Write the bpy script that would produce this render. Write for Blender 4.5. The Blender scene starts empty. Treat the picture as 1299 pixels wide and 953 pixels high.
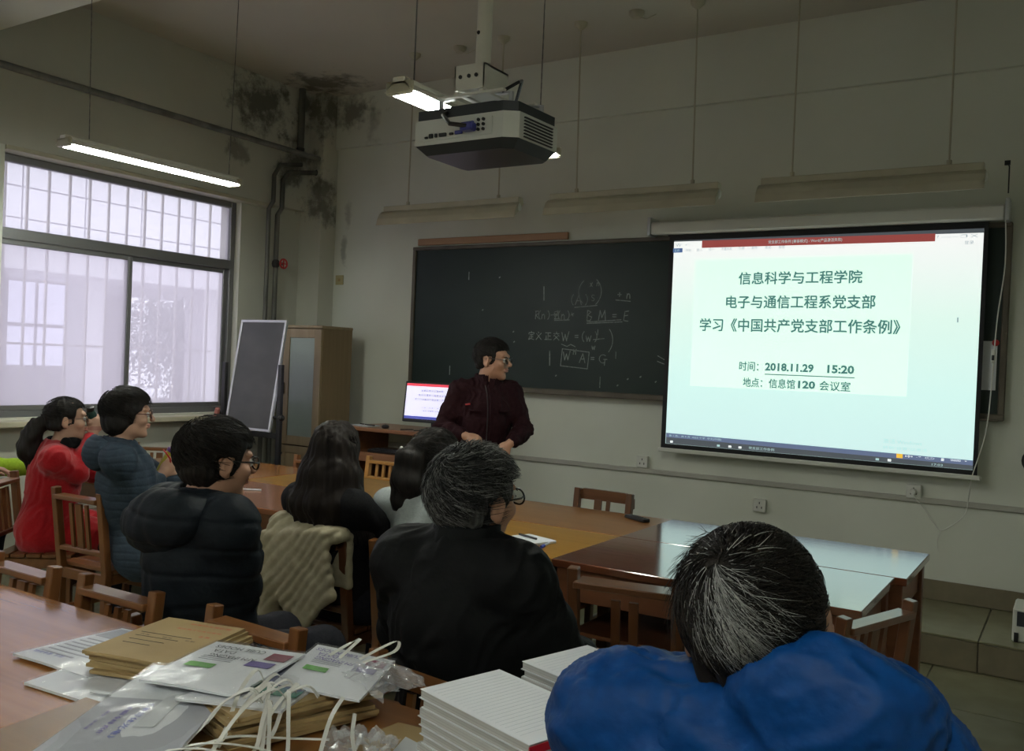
import bpy, bmesh, math, random
import numpy as np
from mathutils import Vector, Matrix, Euler
random.seed(7); RNG = np.random.RandomState(7)
sc = bpy.context.scene; COL = sc.collection
R_ = math.radians
# ---------------------------------------------------------------- camera, light, exposure
cam_d = bpy.data.cameras.new('camera'); cam = bpy.data.objects.new('camera', cam_d); COL.objects.link(cam)
cam_d.sensor_width = 36; cam_d.lens = 1148.7*36/1299; cam_d.clip_start = .05; cam_d.clip_end = 200
def cam_axes(yaw, pitch, roll):
    cy, sy, cp, sp = math.cos(yaw), math.sin(yaw), math.cos(pitch), math.sin(pitch)
    f = np.array([sy*cp, cy*cp, sp]); r = np.array([cy, -sy, 0]); u = np.cross(r, f)
    c, s = math.cos(roll), math.sin(roll)
    return c*r+s*u, -s*r+c*u, f
_r, _u, _f = cam_axes(R_(-32.133), R_(-.7427), R_(2.3586))
cam.matrix_world = Matrix(((_r[0], _u[0], -_f[0], 0), (_r[1], _u[1], -_f[1], 0), (_r[2], _u[2], -_f[2], 1.5), (0, 0, 0, 1)))
sc.camera = cam
w = bpy.data.worlds.new('overcast_sky'); sc.world = w; w.use_nodes = True
bg = w.node_tree.nodes['Background']; bg.inputs[0].default_value = (.84, .86, .96, 1); bg.inputs[1].default_value = 2.3
vs = sc.view_settings; vs.view_transform = 'Standard'; vs.look = 'None'; vs.gamma = 1; vs.exposure = 0; vs.use_curve_mapping = False
def portal(loc, sy, sz):
    l = bpy.data.lights.new('window_portal', 'AREA'); l.shape = 'RECTANGLE'; l.size = sy; l.size_y = sz; l.cycles.is_portal = True
    o = bpy.data.objects.new('window_portal', l); COL.objects.link(o); o.location = loc; o.rotation_euler = (R_(90), 0, R_(-90))
portal((-6.2, 4.18, 1.87), 2.05, 1.8); portal((-6.2, 1.2, 1.87), 2.4, 1.8)

# ---------------------------------------------------------------- materials
def new_mat(name):
    m = bpy.data.materials.new(name); m.use_nodes = True; nt = m.node_tree
    return m, nt, nt.nodes['Principled BSDF']
def N(nt, t, **kw):
    n = nt.nodes.new(t)
    for k, v in kw.items(): setattr(n, k, v)
    return n
def mapped(nt, scale, coord='Object'):
    tc = N(nt, 'ShaderNodeTexCoord'); mp = N(nt, 'ShaderNodeMapping'); mp.inputs['Scale'].default_value = scale
    nt.links.new(tc.outputs[coord], mp.inputs[0]); return mp.outputs[0]
def mat(name, col, rough=.6, metal=0, col2=None, scale=(8, 8, 8), nscale=1., detail=4, bump=0, bscale=None, coat=0, spec=.5, contrast=(.35, .65), sheen=0, trans=0, bdist=.01):
    m, nt, b = new_mat(name)
    b.inputs['Roughness'].default_value = rough; b.inputs['Metallic'].default_value = metal
    b.inputs['Base Color'].default_value = (*col, 1); b.inputs['Coat Weight'].default_value = coat; b.inputs['Coat Roughness'].default_value = .12
    b.inputs['Specular IOR Level'].default_value = spec
    if sheen: b.inputs['Sheen Weight'].default_value = sheen
    if trans: b.inputs['Transmission Weight'].default_value = trans
    if col2 is not None:
        n = N(nt, 'ShaderNodeTexNoise'); n.inputs['Scale'].default_value = nscale; n.inputs['Detail'].default_value = detail
        nt.links.new(mapped(nt, scale), n.inputs['Vector'])
        r = N(nt, 'ShaderNodeValToRGB'); r.color_ramp.elements[0].position = contrast[0]; r.color_ramp.elements[1].position = contrast[1]
        r.color_ramp.elements[0].color = (*col, 1); r.color_ramp.elements[1].color = (*col2, 1)
        nt.links.new(n.outputs['Fac'], r.inputs[0]); nt.links.new(r.outputs[0], b.inputs['Base Color'])
    if bump:
        n = N(nt, 'ShaderNodeTexNoise'); n.inputs['Scale'].default_value = 1; n.inputs['Detail'].default_value = 5
        nt.links.new(mapped(nt, bscale or scale), n.inputs['Vector'])
        bp = N(nt, 'ShaderNodeBump'); bp.inputs['Strength'].default_value = bump; bp.inputs['Distance'].default_value = bdist
        nt.links.new(n.outputs['Fac'], bp.inputs['Height']); nt.links.new(bp.outputs[0], b.inputs['Normal'])
    return m
def emit(name, col, s):
    m, nt, b = new_mat(name); b.inputs['Base Color'].default_value = (*col, 1)
    b.inputs['Emission Color'].default_value = (*col, 1); b.inputs['Emission Strength'].default_value = s; return m
def wood(name, c1, c2, axis='z', rough=.35, coat=.3, spec=.5):
    s = {'x': (1.5, 28, 28), 'y': (28, 1.5, 28), 'z': (28, 28, 1.5)}[axis]
    return mat(name, c1, rough, 0, c2, s, 1, 6, .15, tuple(a*2 for a in s), coat, spec, (.3, .7), bdist=.002)
M = {}
M['ch_z'] = wood('chair_wood_upright', (.15, .055, .016), (.22, .09, .027), 'z', .35)
M['ch_x'] = wood('chair_wood_rail', (.15, .055, .016), (.23, .095, .029), 'x', .35)
M['chd_z'] = wood('dark_chair_wood_upright', (.085, .032, .012), (.13, .05, .018), 'z', .35)
M['chd_x'] = wood('dark_chair_wood_rail', (.085, .032, .012), (.13, .052, .018), 'x', .35)
M['chy_z'] = wood('yellow_chair_wood_upright', (.42, .20, .05), (.52, .27, .08), 'z', .35)
M['chy_x'] = wood('yellow_chair_wood_rail', (.42, .20, .05), (.52, .27, .08), 'x', .35)
M['t_orange'] = wood('orange_table_wood', (.30, .115, .025), (.40, .165, .038), 'x', .2, .3)
M['t_yellow'] = wood('yellow_table_wood', (.26, .125, .014), (.33, .165, .022), 'x', .3, .2, .35)
M['t_brown'] = wood('brown_table_wood', (.19, .075, .018), (.25, .105, .026), 'x', .3, .25, .4)
M['t_red'] = wood('red_brown_table_wood', (.22, .082, .032), (.28, .11, .045), 'x', .25, .3)
M['t_gloss'] = wood('dark_lacquered_table_wood', (.085, .026, .012), (.14, .045, .02), 'x', .10, .8, .5)
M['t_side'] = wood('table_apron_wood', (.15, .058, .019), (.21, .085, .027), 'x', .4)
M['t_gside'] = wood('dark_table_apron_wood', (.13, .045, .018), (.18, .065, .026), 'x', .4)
M['white_paint'] = mat('white_enamel', (.72, .70, .62), .35)
M['cream'] = mat('cream_enamel', (.50, .47, .35), .3, .0, (.42, .39, .29), (4, 4, 4))
M['plastic_w'] = mat('white_plastic', (.66, .66, .60), .4)
M['plastic_b'] = mat('black_plastic', (.012, .012, .014), .4)
M['dark_metal'] = mat('dark_metal', (.05, .05, .05), .45, .6)
M['grey_metal'] = mat('painted_steel_pipe', (.22, .22, .20), .45, .2, (.13, .13, .12), (9, 9, 3))
M['alu'] = mat('grey_aluminium', (.19, .19, .19), .4, .5)
M['silver'] = mat('silver_aluminium', (.6, .61, .63), .35, .7)
M['tube'] = emit('fluorescent_tube', (.96, 1, .92), 88)
M['tube_off'] = mat('unlit_tube', (.7, .7, .65), .25)
M['red'] = mat('red_paint', (.45, .02, .02), .4)
M['paper'] = mat('white_paper', (.66, .68, .70), .7, 0, (.60, .62, .65), (5, 5, 5))
M['kraft'] = mat('kraft_paper', (.42, .30, .14), .7, 0, (.36, .25, .11), (6, 6, 6), bump=.3, bscale=(30, 30, 30), bdist=.002)
M['ink'] = mat('black_ink', (.02, .022, .03), .8)
M['ink_blue'] = mat('blue_ink', (.05, .07, .38), .8)
M['ink_red'] = mat('red_ink', (.55, .07, .04), .8)
M['skin'] = mat('skin', (.46, .25, .16), .5, 0, (.42, .22, .14), (20, 20, 20))
M['skin_f'] = mat('fair_skin', (.52, .31, .22), .5, 0, (.48, .28, .19), (20, 20, 20))
M['lip'] = mat('lips', (.36, .16, .12), .45)
M['eye_w'] = mat('eye_white', (.6, .58, .55), .2)
M['eye_d'] = mat('dark_iris', (.015, .01, .008), .1)
M['glass'] = mat('clear_glass', (.9, .95, .95), .03, trans=1)

# wall plaster with mould patches given as (centre, radius)
def plaster(name, c1, c2, stains=(), mould=(.10, .095, .075), bump=.25):
    m, nt, b = new_mat(name); b.inputs['Roughness'].default_value = .85; b.inputs['Specular IOR Level'].default_value = .25
    L = nt.links.new
    tc = N(nt, 'ShaderNodeTexCoord')
    n1 = N(nt, 'ShaderNodeTexNoise'); n1.inputs['Scale'].default_value = 1.3; n1.inputs['Detail'].default_value = 8; L(tc.outputs['Object'], n1.inputs['Vector'])
    r1 = N(nt, 'ShaderNodeValToRGB'); r1.color_ramp.elements[0].position = .3; r1.color_ramp.elements[1].position = .7
    r1.color_ramp.elements[0].color = (*c2, 1); r1.color_ramp.elements[1].color = (*c1, 1); L(n1.outputs['Fac'], r1.inputs[0])
    colr = r1.outputs[0]
    n2 = N(nt, 'ShaderNodeTexNoise'); n2.inputs['Scale'].default_value = 7; n2.inputs['Detail'].default_value = 10; n2.inputs['Roughness'].default_value = .65; L(tc.outputs['Object'], n2.inputs['Vector'])
    hgt = None
    for (c, s, st) in stains:
        mp = N(nt, 'ShaderNodeMapping'); mp.vector_type = 'POINT'
        mp.inputs['Scale'].default_value = [1/a for a in s]; mp.inputs['Location'].default_value = [-c[i]/s[i] for i in range(3)]
        L(tc.outputs['Object'], mp.inputs[0])
        g = N(nt, 'ShaderNodeVectorMath', operation='LENGTH'); L(mp.outputs[0], g.inputs[0])
        a = N(nt, 'ShaderNodeMath', operation='MULTIPLY_ADD'); L(n2.outputs['Fac'], a.inputs[0]); a.inputs[1].default_value = -3.2; L(g.outputs['Value'], a.inputs[2])
        q = N(nt, 'ShaderNodeMapRange'); L(a.outputs[0], q.inputs[0]); q.inputs[1].default_value = -.75; q.inputs[2].default_value = -1.35; q.inputs[3].default_value = 0; q.inputs[4].default_value = st
        mx = N(nt, 'ShaderNodeMix', data_type='RGBA'); L(q.outputs[0], mx.inputs['Factor']); L(colr, mx.inputs['A']); mx.inputs['B'].default_value = (*mould, 1)
        colr = mx.outputs['Result']; hgt = q.outputs[0] if hgt is None else hgt
    L(colr, b.inputs['Base Color'])
    bp = N(nt, 'ShaderNodeBump'); bp.inputs['Strength'].default_value = bump; bp.inputs['Distance'].default_value = .01
    L(n2.outputs['Fac'], bp.inputs['Height']); L(bp.outputs[0], b.inputs['Normal'])
    return m
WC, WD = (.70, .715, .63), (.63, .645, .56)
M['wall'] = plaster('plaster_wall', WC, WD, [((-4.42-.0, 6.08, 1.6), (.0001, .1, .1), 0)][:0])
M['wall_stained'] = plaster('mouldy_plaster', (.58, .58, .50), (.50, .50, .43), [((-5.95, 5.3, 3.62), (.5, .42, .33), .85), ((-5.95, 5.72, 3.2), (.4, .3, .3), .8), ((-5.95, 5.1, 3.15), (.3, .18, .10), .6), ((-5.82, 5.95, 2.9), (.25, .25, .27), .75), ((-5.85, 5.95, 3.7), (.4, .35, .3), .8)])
M['wall_front'] = plaster('front_wall_plaster', WC, WD, [((-5.66, 6.08, 2.45), (.05, .2, .17), .5), ((-5.62, 6.08, 2.75), (.05, .2, .15), .35)])
M['beam_front'] = plaster('beam_plaster', WC, WD, [((-5.6, 6.0, 3.7), (.34, .3, .2), .7), ((-5.35, 6.0, 3.6), (.12, .3, .28), .35)])
M['ceil'] = plaster('ceiling_plaster', (.60, .58, .51), (.55, .53, .46), [((-5.6, 5.7, 3.84), (.45, .35, .3), .8)])
M['tile'] = mat('beige_floor_tile', (.24, .225, .135), .25, 0, (.20, .19, .11), (3, 3, 3), 2, 8, coat=.2)
M['tile_dark'] = mat('brown_skirting_tile', (.20, .17, .11), .3, 0, (.165, .14, .09), (5, 5, 5), 2, 8)
M['grout'] = mat('grout', (.10, .09, .07), .9)

# ---------------------------------------------------------------- object helpers
def mesh_obj(name, V, F, m, parent=None, smooth=False, W=False, midx=None):
    me = bpy.data.meshes.new(name)
    if isinstance(F, np.ndarray):
        V = np.asarray(V, np.float32); nf, k = F.shape
        me.vertices.add(len(V)); me.vertices.foreach_set('co', V.ravel())
        me.loops.add(nf*k); me.loops.foreach_set('vertex_index', F.astype(np.int32).ravel())
        me.polygons.add(nf); me.polygons.foreach_set('loop_start', np.arange(0, nf*k, k, dtype=np.int32)); me.update(calc_edges=True)
    else:
        me.from_pydata([tuple(v) for v in V], [], F)
    for q in (m if isinstance(m, (list, tuple)) else [m]): me.materials.append(q)
    if midx is not None: me.polygons.foreach_set('material_index', np.asarray(midx, np.int32))
    if smooth: me.polygons.foreach_set('use_smooth', [True]*len(me.polygons))
    me.update()
    o = bpy.data.objects.new(name, me); COL.objects.link(o)
    if parent is not None:
        o.parent = parent
        if W: me.transform(wmat(parent).inverted())
    return o
def wmat(o):
    m = Matrix.LocRotScale(o.location, o.rotation_euler, o.scale)
    return m if o.parent is None else wmat(o.parent) @ m
class B:
    """collects shapes into one mesh"""
    def __init__(s): s.V = []; s.F = []; s.sm = False
    def add(s, vs, fs):
        n = len(s.V); s.V += [Vector(v) for v in vs]; s.F += [[i+n for i in f] for f in fs]; return s
    def box(s, c, size, rot=None, ch=0):
        x, y, z = [a/2 for a in size]; ch = min(ch, x*.45, y*.45, z*.45)
        if ch <= 0:
            vs = [Vector((i*x, j*y, k*z)) for i in (-1, 1) for j in (-1, 1) for k in (-1, 1)]
            fs = [(0, 1, 3, 2), (4, 6, 7, 5), (0, 4, 5, 1), (2, 3, 7, 6), (0, 2, 6, 4), (1, 5, 7, 3)]
        else:
            vs = []; idx = {}
            for i in (-1, 1):
                for j in (-1, 1):
                    for k in (-1, 1):
                        for a in range(3):
                            v = [i*(x-ch), j*(y-ch), k*(z-ch)]; v[a] += (i, j, k)[a]*ch
                            idx[(i, j, k, a)] = len(vs); vs.append(Vector(v))
            fs = []
            def q(L):
                P = [vs[t] for t in L]; n = (P[1]-P[0]).cross(P[2]-P[0]); c0 = sum(P, Vector())/len(P)
                fs.append(L if n.dot(c0) > 0 else L[::-1])
            for a in range(3):
                b_, c_ = (a+1) % 3, (a+2) % 3
                for sgn in (-1, 1):
                    def key(u, v, ax):
                        t = [0, 0, 0]; t[a] = sgn; t[b_] = u; t[c_] = v; return idx[(*t, ax)]
                    q([key(-1, -1, a), key(1, -1, a), key(1, 1, a), key(-1, 1, a)])
                for u in (-1, 1):
                    for v in (-1, 1):
                        def k2(sa, ax):
                            t = [0, 0, 0]; t[a] = sa; t[b_] = u; t[c_] = v; return idx[(*t, ax)]
                        q([k2(-1, b_), k2(1, b_), k2(1, c_), k2(-1, c_)])
            for i in (-1, 1):
                for j in (-1, 1):
                    for k in (-1, 1): q([idx[(i, j, k, a)] for a in range(3)])
        if rot is not None:
            Rm = rot if isinstance(rot, Matrix) else Euler(rot).to_matrix()
            vs = [Rm @ v for v in vs]
        c = Vector(c); return s.add([v+c for v in vs], fs)
    def span(s, a, b, ch=0):
        return s.box([(a[i]+b[i])/2 for i in range(3)], [abs(b[i]-a[i]) for i in range(3)], None, ch)
    def bar(s, p, q, w_, d_, ch=0, up=(0, 0, 1)):
        p, q = Vector(p), Vector(q); z = (q-p); L = z.length; z.normalize(); x = Vector(up).cross(z)
        if x.length < 1e-3: x = Vector((1, 0, 0)).cross(z) if abs(z.x) < .9 else Vector((0, 1, 0)).cross(z)
        x.normalize(); y = z.cross(x); Rm = Matrix((x, y, z)).transposed()
        return s.box((p+q)/2, (w_, d_, L), Rm, ch)
    def tube(s, pts, r, n=8, cap=True, r2=None):
        pts = [Vector(p) for p in pts]; m = len(pts); base = len(s.V); up = None; vs = []
        for i, p in enumerate(pts):
            t = (pts[min(i+1, m-1)]-pts[max(i-1, 0)]).normalized()
            if up is None:
                up = t.orthogonal().normalized()
            up = (up-t*up.dot(t)).normalized(); sd = t.cross(up)
            rr = (r[i] if isinstance(r, (list, tuple)) else r)
            for k in range(n):
                a = 2*math.pi*k/n; vs.append(p+(up*math.cos(a)+sd*math.sin(a))*rr)
        fs = [(i*n+k, i*n+(k+1) % n, (i+1)*n+(k+1) % n, (i+1)*n+k) for i in range(m-1) for k in range(n)]
        if cap: fs += [list(range(n))[::-1], [(m-1)*n+k for k in range(n)]]
        return s.add(vs, fs)
    def lathe(s, prof, c=(0, 0, 0), n=16, rot=None, cap=True):
        vs = []; 
        for (r, z) in prof:
            for k in range(n): vs.append(Vector((r*math.cos(2*math.pi*k/n), r*math.sin(2*math.pi*k/n), z)))
        fs = [(i*n+k, i*n+(k+1) % n, (i+1)*n+(k+1) % n, (i+1)*n+k) for i in range(len(prof)-1) for k in range(n)]
        if cap: fs += [list(range(n))[::-1], [(len(prof)-1)*n+k for k in range(n)]]
        if rot is not None:
            Rm = rot if isinstance(rot, Matrix) else Euler(rot).to_matrix(); vs = [Rm @ v for v in vs]
        c = Vector(c); return s.add([v+c for v in vs], fs)
    def prism(s, poly, h, fr=None):
        """poly in xy extruded from z=0 to h, placed by the 4x4 matrix fr"""
        n = len(poly); vs = [Vector((x, y, 0)) for x, y in poly]+[Vector((x, y, h)) for x, y in poly]
        fs = [list(range(n))[::-1], list(range(n, 2*n))]+[(i, (i+1) % n, n+(i+1) % n, n+i) for i in range(n)]
        if fr is not None: vs = [fr @ v for v in vs]
        return s.add(vs, fs)
    def ball(s, c, r, n=10, m=6):
        r = (r, r, r) if isinstance(r, (int, float)) else r; vs = [(0, 0, -1)]
        for i in range(1, m):
            a = math.pi*i/m
            for k in range(n): vs.append((math.sin(a)*math.cos(2*math.pi*k/n), math.sin(a)*math.sin(2*math.pi*k/n), -math.cos(a)))
        vs.append((0, 0, 1)); fs = []
        for k in range(n): fs.append((0, 1+(k+1) % n, 1+k)); fs.append((len(vs)-1, 1+(m-2)*n+k, 1+(m-2)*n+(k+1) % n))
        for i in range(m-2):
            for k in range(n): fs.append((1+i*n+k, 1+i*n+(k+1) % n, 1+(i+1)*n+(k+1) % n, 1+(i+1)*n+k))
        return s.add([(c[0]+v[0]*r[0], c[1]+v[1]*r[1], c[2]+v[2]*r[2]) for v in vs], fs)
    def done(s, name, m, parent=None, smooth=False, W=False):
        o = mesh_obj(name, s.V, s.F, m, parent, False, W)
        if smooth:
            me = o.data; me.polygons.foreach_set('use_smooth', [True]*len(me.polygons))
            try: me.set_sharp_from_angle(angle=R_(40))
            except Exception: pass
        return o
def tag(o, label, cat, group=None, kind=None):
    if label: o['label'] = label
    if cat: o['category'] = cat
    if group: o['group'] = group
    if kind: o['kind'] = kind
    return o
def thing(name, label, cat, loc=(0, 0, 0), rz=0, group=None):
    o = bpy.data.objects.new(name, None); COL.objects.link(o); o.empty_display_size = .1
    o.location = loc; o.rotation_euler = (0, 0, rz); return tag(o, label, cat, group)
def struct(o): o['kind'] = 'structure'; return o
def dup(root, loc, rz, label, group=None):
    def cp(o, par):
        c = o.copy(); COL.objects.link(c); c.parent = par
        for ch in o.children: cp(ch, c)
        return c
    r = cp(root, None); r.location = loc; r.rotation_euler = (0, 0, rz); r['label'] = label
    if group: r['group'] = group
    return r
def text(s, parent, loc, width=None, size=.1, m=None, rot=(math.pi/2, 0, 0), name='lettering', bold=0, align='LEFT', ext=0, height=None, thick=0):
    """writing as a flat mesh; loc is its lower left corner in the parent's frame"""
    c = bpy.data.curves.new(name, 'FONT'); c.body = s; c.size = size; c.offset = bold; c.extrude = ext; c.resolution_u = 2
    t = bpy.data.objects.new(name, c); COL.objects.link(t); bpy.context.view_layer.update()
    me = bpy.data.meshes.new_from_object(t.evaluated_get(bpy.context.evaluated_depsgraph_get())); bpy.data.objects.remove(t)
    co = np.zeros(len(me.vertices)*3); me.vertices.foreach_get('co', co); co = co.reshape(-1, 3)
    if len(co) == 0: return None
    lo, hi = co.min(0), co.max(0); co -= [lo[0], lo[1], 0]
    if width: co[:, 0] *= width/(hi[0]-lo[0])
    if width and not height: co[:, 1] *= width/(hi[0]-lo[0])
    if height: co[:, 1] *= height/(hi[1]-lo[1])
    me.vertices.foreach_set('co', co.ravel())
    if thick:
        b_ = bmesh.new(); b_.from_mesh(me)
        for dx, dy in ((thick, 0), (0, thick)):
            m2 = me.copy(); m2.transform(Matrix.Translation((dx, dy, .0001*(1+(dy > 0))))); b_.from_mesh(m2); bpy.data.meshes.remove(m2)
        b_.to_mesh(me); b_.free()
    me.materials.clear(); me.materials.append(m or M['ink'])
    o = bpy.data.objects.new(name, me); COL.objects.link(o); o.parent = parent; o.location = loc; o.rotation_euler = rot; return o
# ================================================================ the room
XL, XR, YF, YB, ZC = -6.03, 1.05, 6.08, -3.2, 3.84
floor = struct(B().span((-6.4, YB-.1, -.12), (XR+.2, YF+.2, -.006)).done('floor', M['grout']))
def tiles(parent, name, m, xs, fn, jitter=.0012):
    base = None
    for a in xs:
        c, size = fn(a)
        if base is None or base[1] != tuple(size):
            o = B().box((0, 0, 0), size, None, .0025).done(name, m, parent); base = (o, tuple(size))
        else:
            o = base[0].copy(); COL.objects.link(o)
        o.location = (c[0], c[1], c[2]+random.uniform(-jitter, 0))
tiles(floor, 'floor_tile', M['tile'], [(i, j) for i in range(12) for j in range(9)], lambda a: ((-5.70+a[0]*.6, .12+a[1]*.6, -.005), (.596, .596, .01)))
tiles(floor, 'floor_tile', M['tile'], [(i, 0) for i in range(12)], lambda a: ((-5.70+a[0]*.6, 5.315-.02, -.005), (.596, .17-.02, .01)))
plat = struct(B().span((-6.0, 5.27, .0), (XR, YF-.002, .157)).done('trim_1', M['grout']))
tiles(plat, 'platform_tile', M['tile'], [(i,) for i in range(11)], lambda a: ((-5.68+a[0]*.622, 5.668, .161), (.617, .815, .012)))
tiles(plat, 'riser_tile', M['tile_dark'], [(i,) for i in range(11)], lambda a: ((-5.68+a[0]*.622, 5.262, .078), (.617, .012, .15)))
bs = struct(B().span((-5.76, 6.066, .167), (XR, 6.0795, .285)).done('baseboard_front', M['grout']))
tiles(bs, 'skirting_tile', M['tile_dark'], [(i,) for i in range(11)], lambda a: ((-5.45+a[0]*.622, 6.066, .228), (.619, .012, .12)), 0)
struct(B().span((-6.2, YF, -.1), (XR+.1, YF+.2, ZC+.1)).done('wall_front', M['wall_front']))
struct(B().span((-5.77, 6.045, 3.366), (XR, YF+.01, ZC)).done('trim_2', M['beam_front']))
# left wall pieces around two windows (they form one wall)
wl = B()
for a, b in (((XL-.25, YB, -.1), (XL, 0, ZC)), ((XL-.25, 0, -.1), (XL, 5.22, 1.0)), ((XL-.25, 2.55, 1.0), (XL, 3.14, 2.76)), ((XL-.25, 5.22, -.1), (XL, YF+.1, ZC)), ((XL-.25, 0, 2.76), (XL, 5.22, ZC))): wl.span(a, b)
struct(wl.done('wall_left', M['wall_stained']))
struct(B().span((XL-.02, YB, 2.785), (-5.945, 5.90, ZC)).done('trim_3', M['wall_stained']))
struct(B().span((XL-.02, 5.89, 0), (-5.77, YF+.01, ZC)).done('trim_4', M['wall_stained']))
struct(B().span((XL-.02, 2.72, 0), (-5.95, 3.20, ZC)).done('trim_5', M['wall']))
struct(B().span((XR, YB, -.1), (XR+.15, YF+.1, ZC)).done('wall_right', M['wall']))
struct(B().span((-6.3, YB-.15, -.1), (XR+.1, YB, ZC)).done('wall_back', M['wall']))
struct(B().span((-6.35, YB-.2, ZC), (XR+.2, YF+.2, ZC+.12)).done('ceiling', M['ceil']))
struct(B().span((-5.95, 2.68, 3.46), (XR, 3.08, ZC+.01)).done('trim_6', M['wall']))
struct(B().span((XL-.02, -.1, .945), (-5.90, 5.60, .985), .006).done('trim_7', M['cream']))
struct(B().span((-6.02, 3.2, 2.755), (-5.93, 5.5, 2.785), .004).done('trim_8', M['cream']))
# loose flakes of plaster under the damp corner
fl = B()
for i in range(46):
    t_ = random.random(); x = -5.945+random.uniform(0, .004); y = 4.75+1.05*t_; z = 3.80-random.random()**2*.5
    n = random.randint(5, 7); r = random.uniform(.02, .06)
    fr = Matrix.Translation((x, y, z)) @ Euler((R_(90+random.uniform(-9, 9)), 0, R_(90+random.uniform(-8, 8)))).to_matrix().to_4x4()
    fl.prism([(r*random.uniform(.5, 1.2)*math.cos(6.283*k/n), .6*r*random.uniform(.5, 1.2)*math.sin(6.283*k/n)) for k in range(n)], .006, fr)
flk = fl.done('trim_9', M['wall_stained']); struct(flk)

# window 1 with aluminium frames, glass, grille
def glass_mat(name, haze, col=(.92, .87, .93)):
    m = bpy.data.materials.new(name); m.use_nodes = True; nt = m.node_tree; nt.nodes.clear(); L = nt.links.new
    out = N(nt, 'ShaderNodeOutputMaterial'); mx = N(nt, 'ShaderNodeMixShader'); mx.inputs[0].default_value = haze
    tr = N(nt, 'ShaderNodeBsdfTransparent'); tr.inputs[0].default_value = (.93, .93, .95, 1)
    tl = N(nt, 'ShaderNodeBsdfTranslucent'); tl.inputs[0].default_value = (*col, 1)
    L(tr.outputs[0], mx.inputs[1]); L(tl.outputs[0], mx.inputs[2]); L(mx.outputs[0], out.inputs[0]); return m
M['pane_up'] = glass_mat('dusty_glass', .30); M['pane'] = glass_mat('window_pane_with_fly_screen', .50)
def window(nm, y0, y1, z0, z1, zt, ym):
    X = -6.12; w_ = struct(B().span((X-.03, y0, z0), (X+.03, y0+.05, z1), .004).span((X-.03, y1-.05, z0), (X+.03, y1, z1), .004).span((X-.03, y0+.05, z0), (X+.03, y1-.05, z0+.045), .004).span((X-.03, y0+.05, z1-.05), (X+.03, y1-.05, z1), .004).span((X-.035, y0+.05, zt-.04), (X+.04, y1-.05, zt+.035), .004).done(nm, M['alu']))
    B().span((X-.004, y0+.05, zt+.035), (X+.0, y1-.05, z1-.05)).done('pane', M['pane_up'], w_)
    for k, (a, b) in enumerate(((y0+.05, ym+.02), (ym-.02, y1-.05))):
        x = X+.012-.024*k
        s_ = B().span((x-.012, a, z0+.045), (x+.012, a+.035, zt-.04), .003).span((x-.012, b-.035, z0+.045), (x+.012, b, zt-.04), .003).span((x-.012, a+.035, z0+.045), (x+.012, b-.035, z0+.08), .003).span((x-.012, a+.035, zt-.075), (x+.012, b-.035, zt-.04), .003).done('sash', M['alu'], w_)
        B().span((x-.003, a+.035, z0+.08), (x+.001, b-.035, zt-.075)).done('pane', M['pane'], s_)
    return w_
window('window_1', 3.14, 5.22, 1.0, 2.76, 2.235, 4.24); window('window_2', 0, 2.55, 1.0, 2.76, 2.235, 1.28)
gr = thing('window_grille', 'white vertical security bars outside the window beside the easel', 'grille', (-6.42, 4.18, .95))
g0 = B().span((-.008, -.008, .0), (.008, .008, 1.85)).done('grille_bar', M['white_paint'], gr); g0.location = (0, -1.04, 0)
for k in range(1, 14):
    g_ = g0.copy(); COL.objects.link(g_); g_.location = (0, -1.04+.16*k, 0)
for z in (.02, .55, 1.30, 1.83): B().span((-.014, -1.1, z-.008), (.0, 1.1, z+.008)).done('grille_rail', M['white_paint'], gr)

# outside: tiled building wing, its window, a tree, ground
M['ext_tile'] = mat('white_facade_tile', (.80, .79, .80), .5); M['ext_joint'] = mat('facade_joint', (.50, .49, .52), .8)
M['ext_grey'] = mat('grey_render', (.40, .38, .38), .8, 0, (.34, .32, .33), (1, 1, 1)); M['ext_dark'] = mat('dark_glass_room', (.18, .18, .22), .2)
M['ground'] = mat('courtyard_paving', (.62, .60, .60), .8, 0, (.52, .50, .51), (1, 1, 1)); M['leaf'] = mat('dusty_green_leaf', (.10, .15, .09), .6, 0, (.16, .21, .16), (3, 3, 3)); M['bark'] = mat('bark', (.12, .10, .08), .9)
struct(B().span((-30, -8, -.5), (-6.3, 26, -.35)).done('ground', M['ground']))
wing = thing('building', 'white tiled building wing across the courtyard seen through the window', 'building', (-12, 6, -.35))
B().span((-3, -9, 3.05), (0, 14.5, 9.5)).done('wall', M['ext_joint'], wing)
B().span((-3, -9, 2.80), (.55, 14.5, 3.05)).done('canopy', M['ext_tile'], wing)
ty = B()
for j in range(12):
    for i in range(18): ty.span((0, -2.9+i*.9, 3.1+j*.42), (.03, -2.9+i*.9+.875, 3.1+j*.42+.40))
t_ = ty.done('facade_panel', M['ext_tile'], wing); t_['kind'] = 'stuff'
B().span((-3.2, -9, .0), (-3, 4.45, 2.8)).span((-3.2, 4.9, 0), (-3, 14, .9)).done('rear_wall', M['ext_grey'], wing)
for y in (-2.3, 1.65, 3.70): B().span((-.45, y, 0), (0, y+.30, 2.8)).done('pillar', M['ext_tile'], wing)
B().span((-2.9, 4.3, 0), (-2.6, 14, .75)).done('parapet', M['ext_tile'], wing)
wf = B().span((-1.05, 1.50, 1.50), (-.99, 1.54, 2.78)).span((-1.05, 1.96, 1.5), (-.99, 2.0, 2.78)).span((-1.05, 1.05, 1.5), (-.99, 1.10, 2.78)).span((-1.05, 1.1, 2.1), (-.99, 1.96, 2.15)).span((-1.05, 1.1, 1.5), (-.99, 1.96, 1.54)).done('window', M['ext_grey'], wing)
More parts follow.
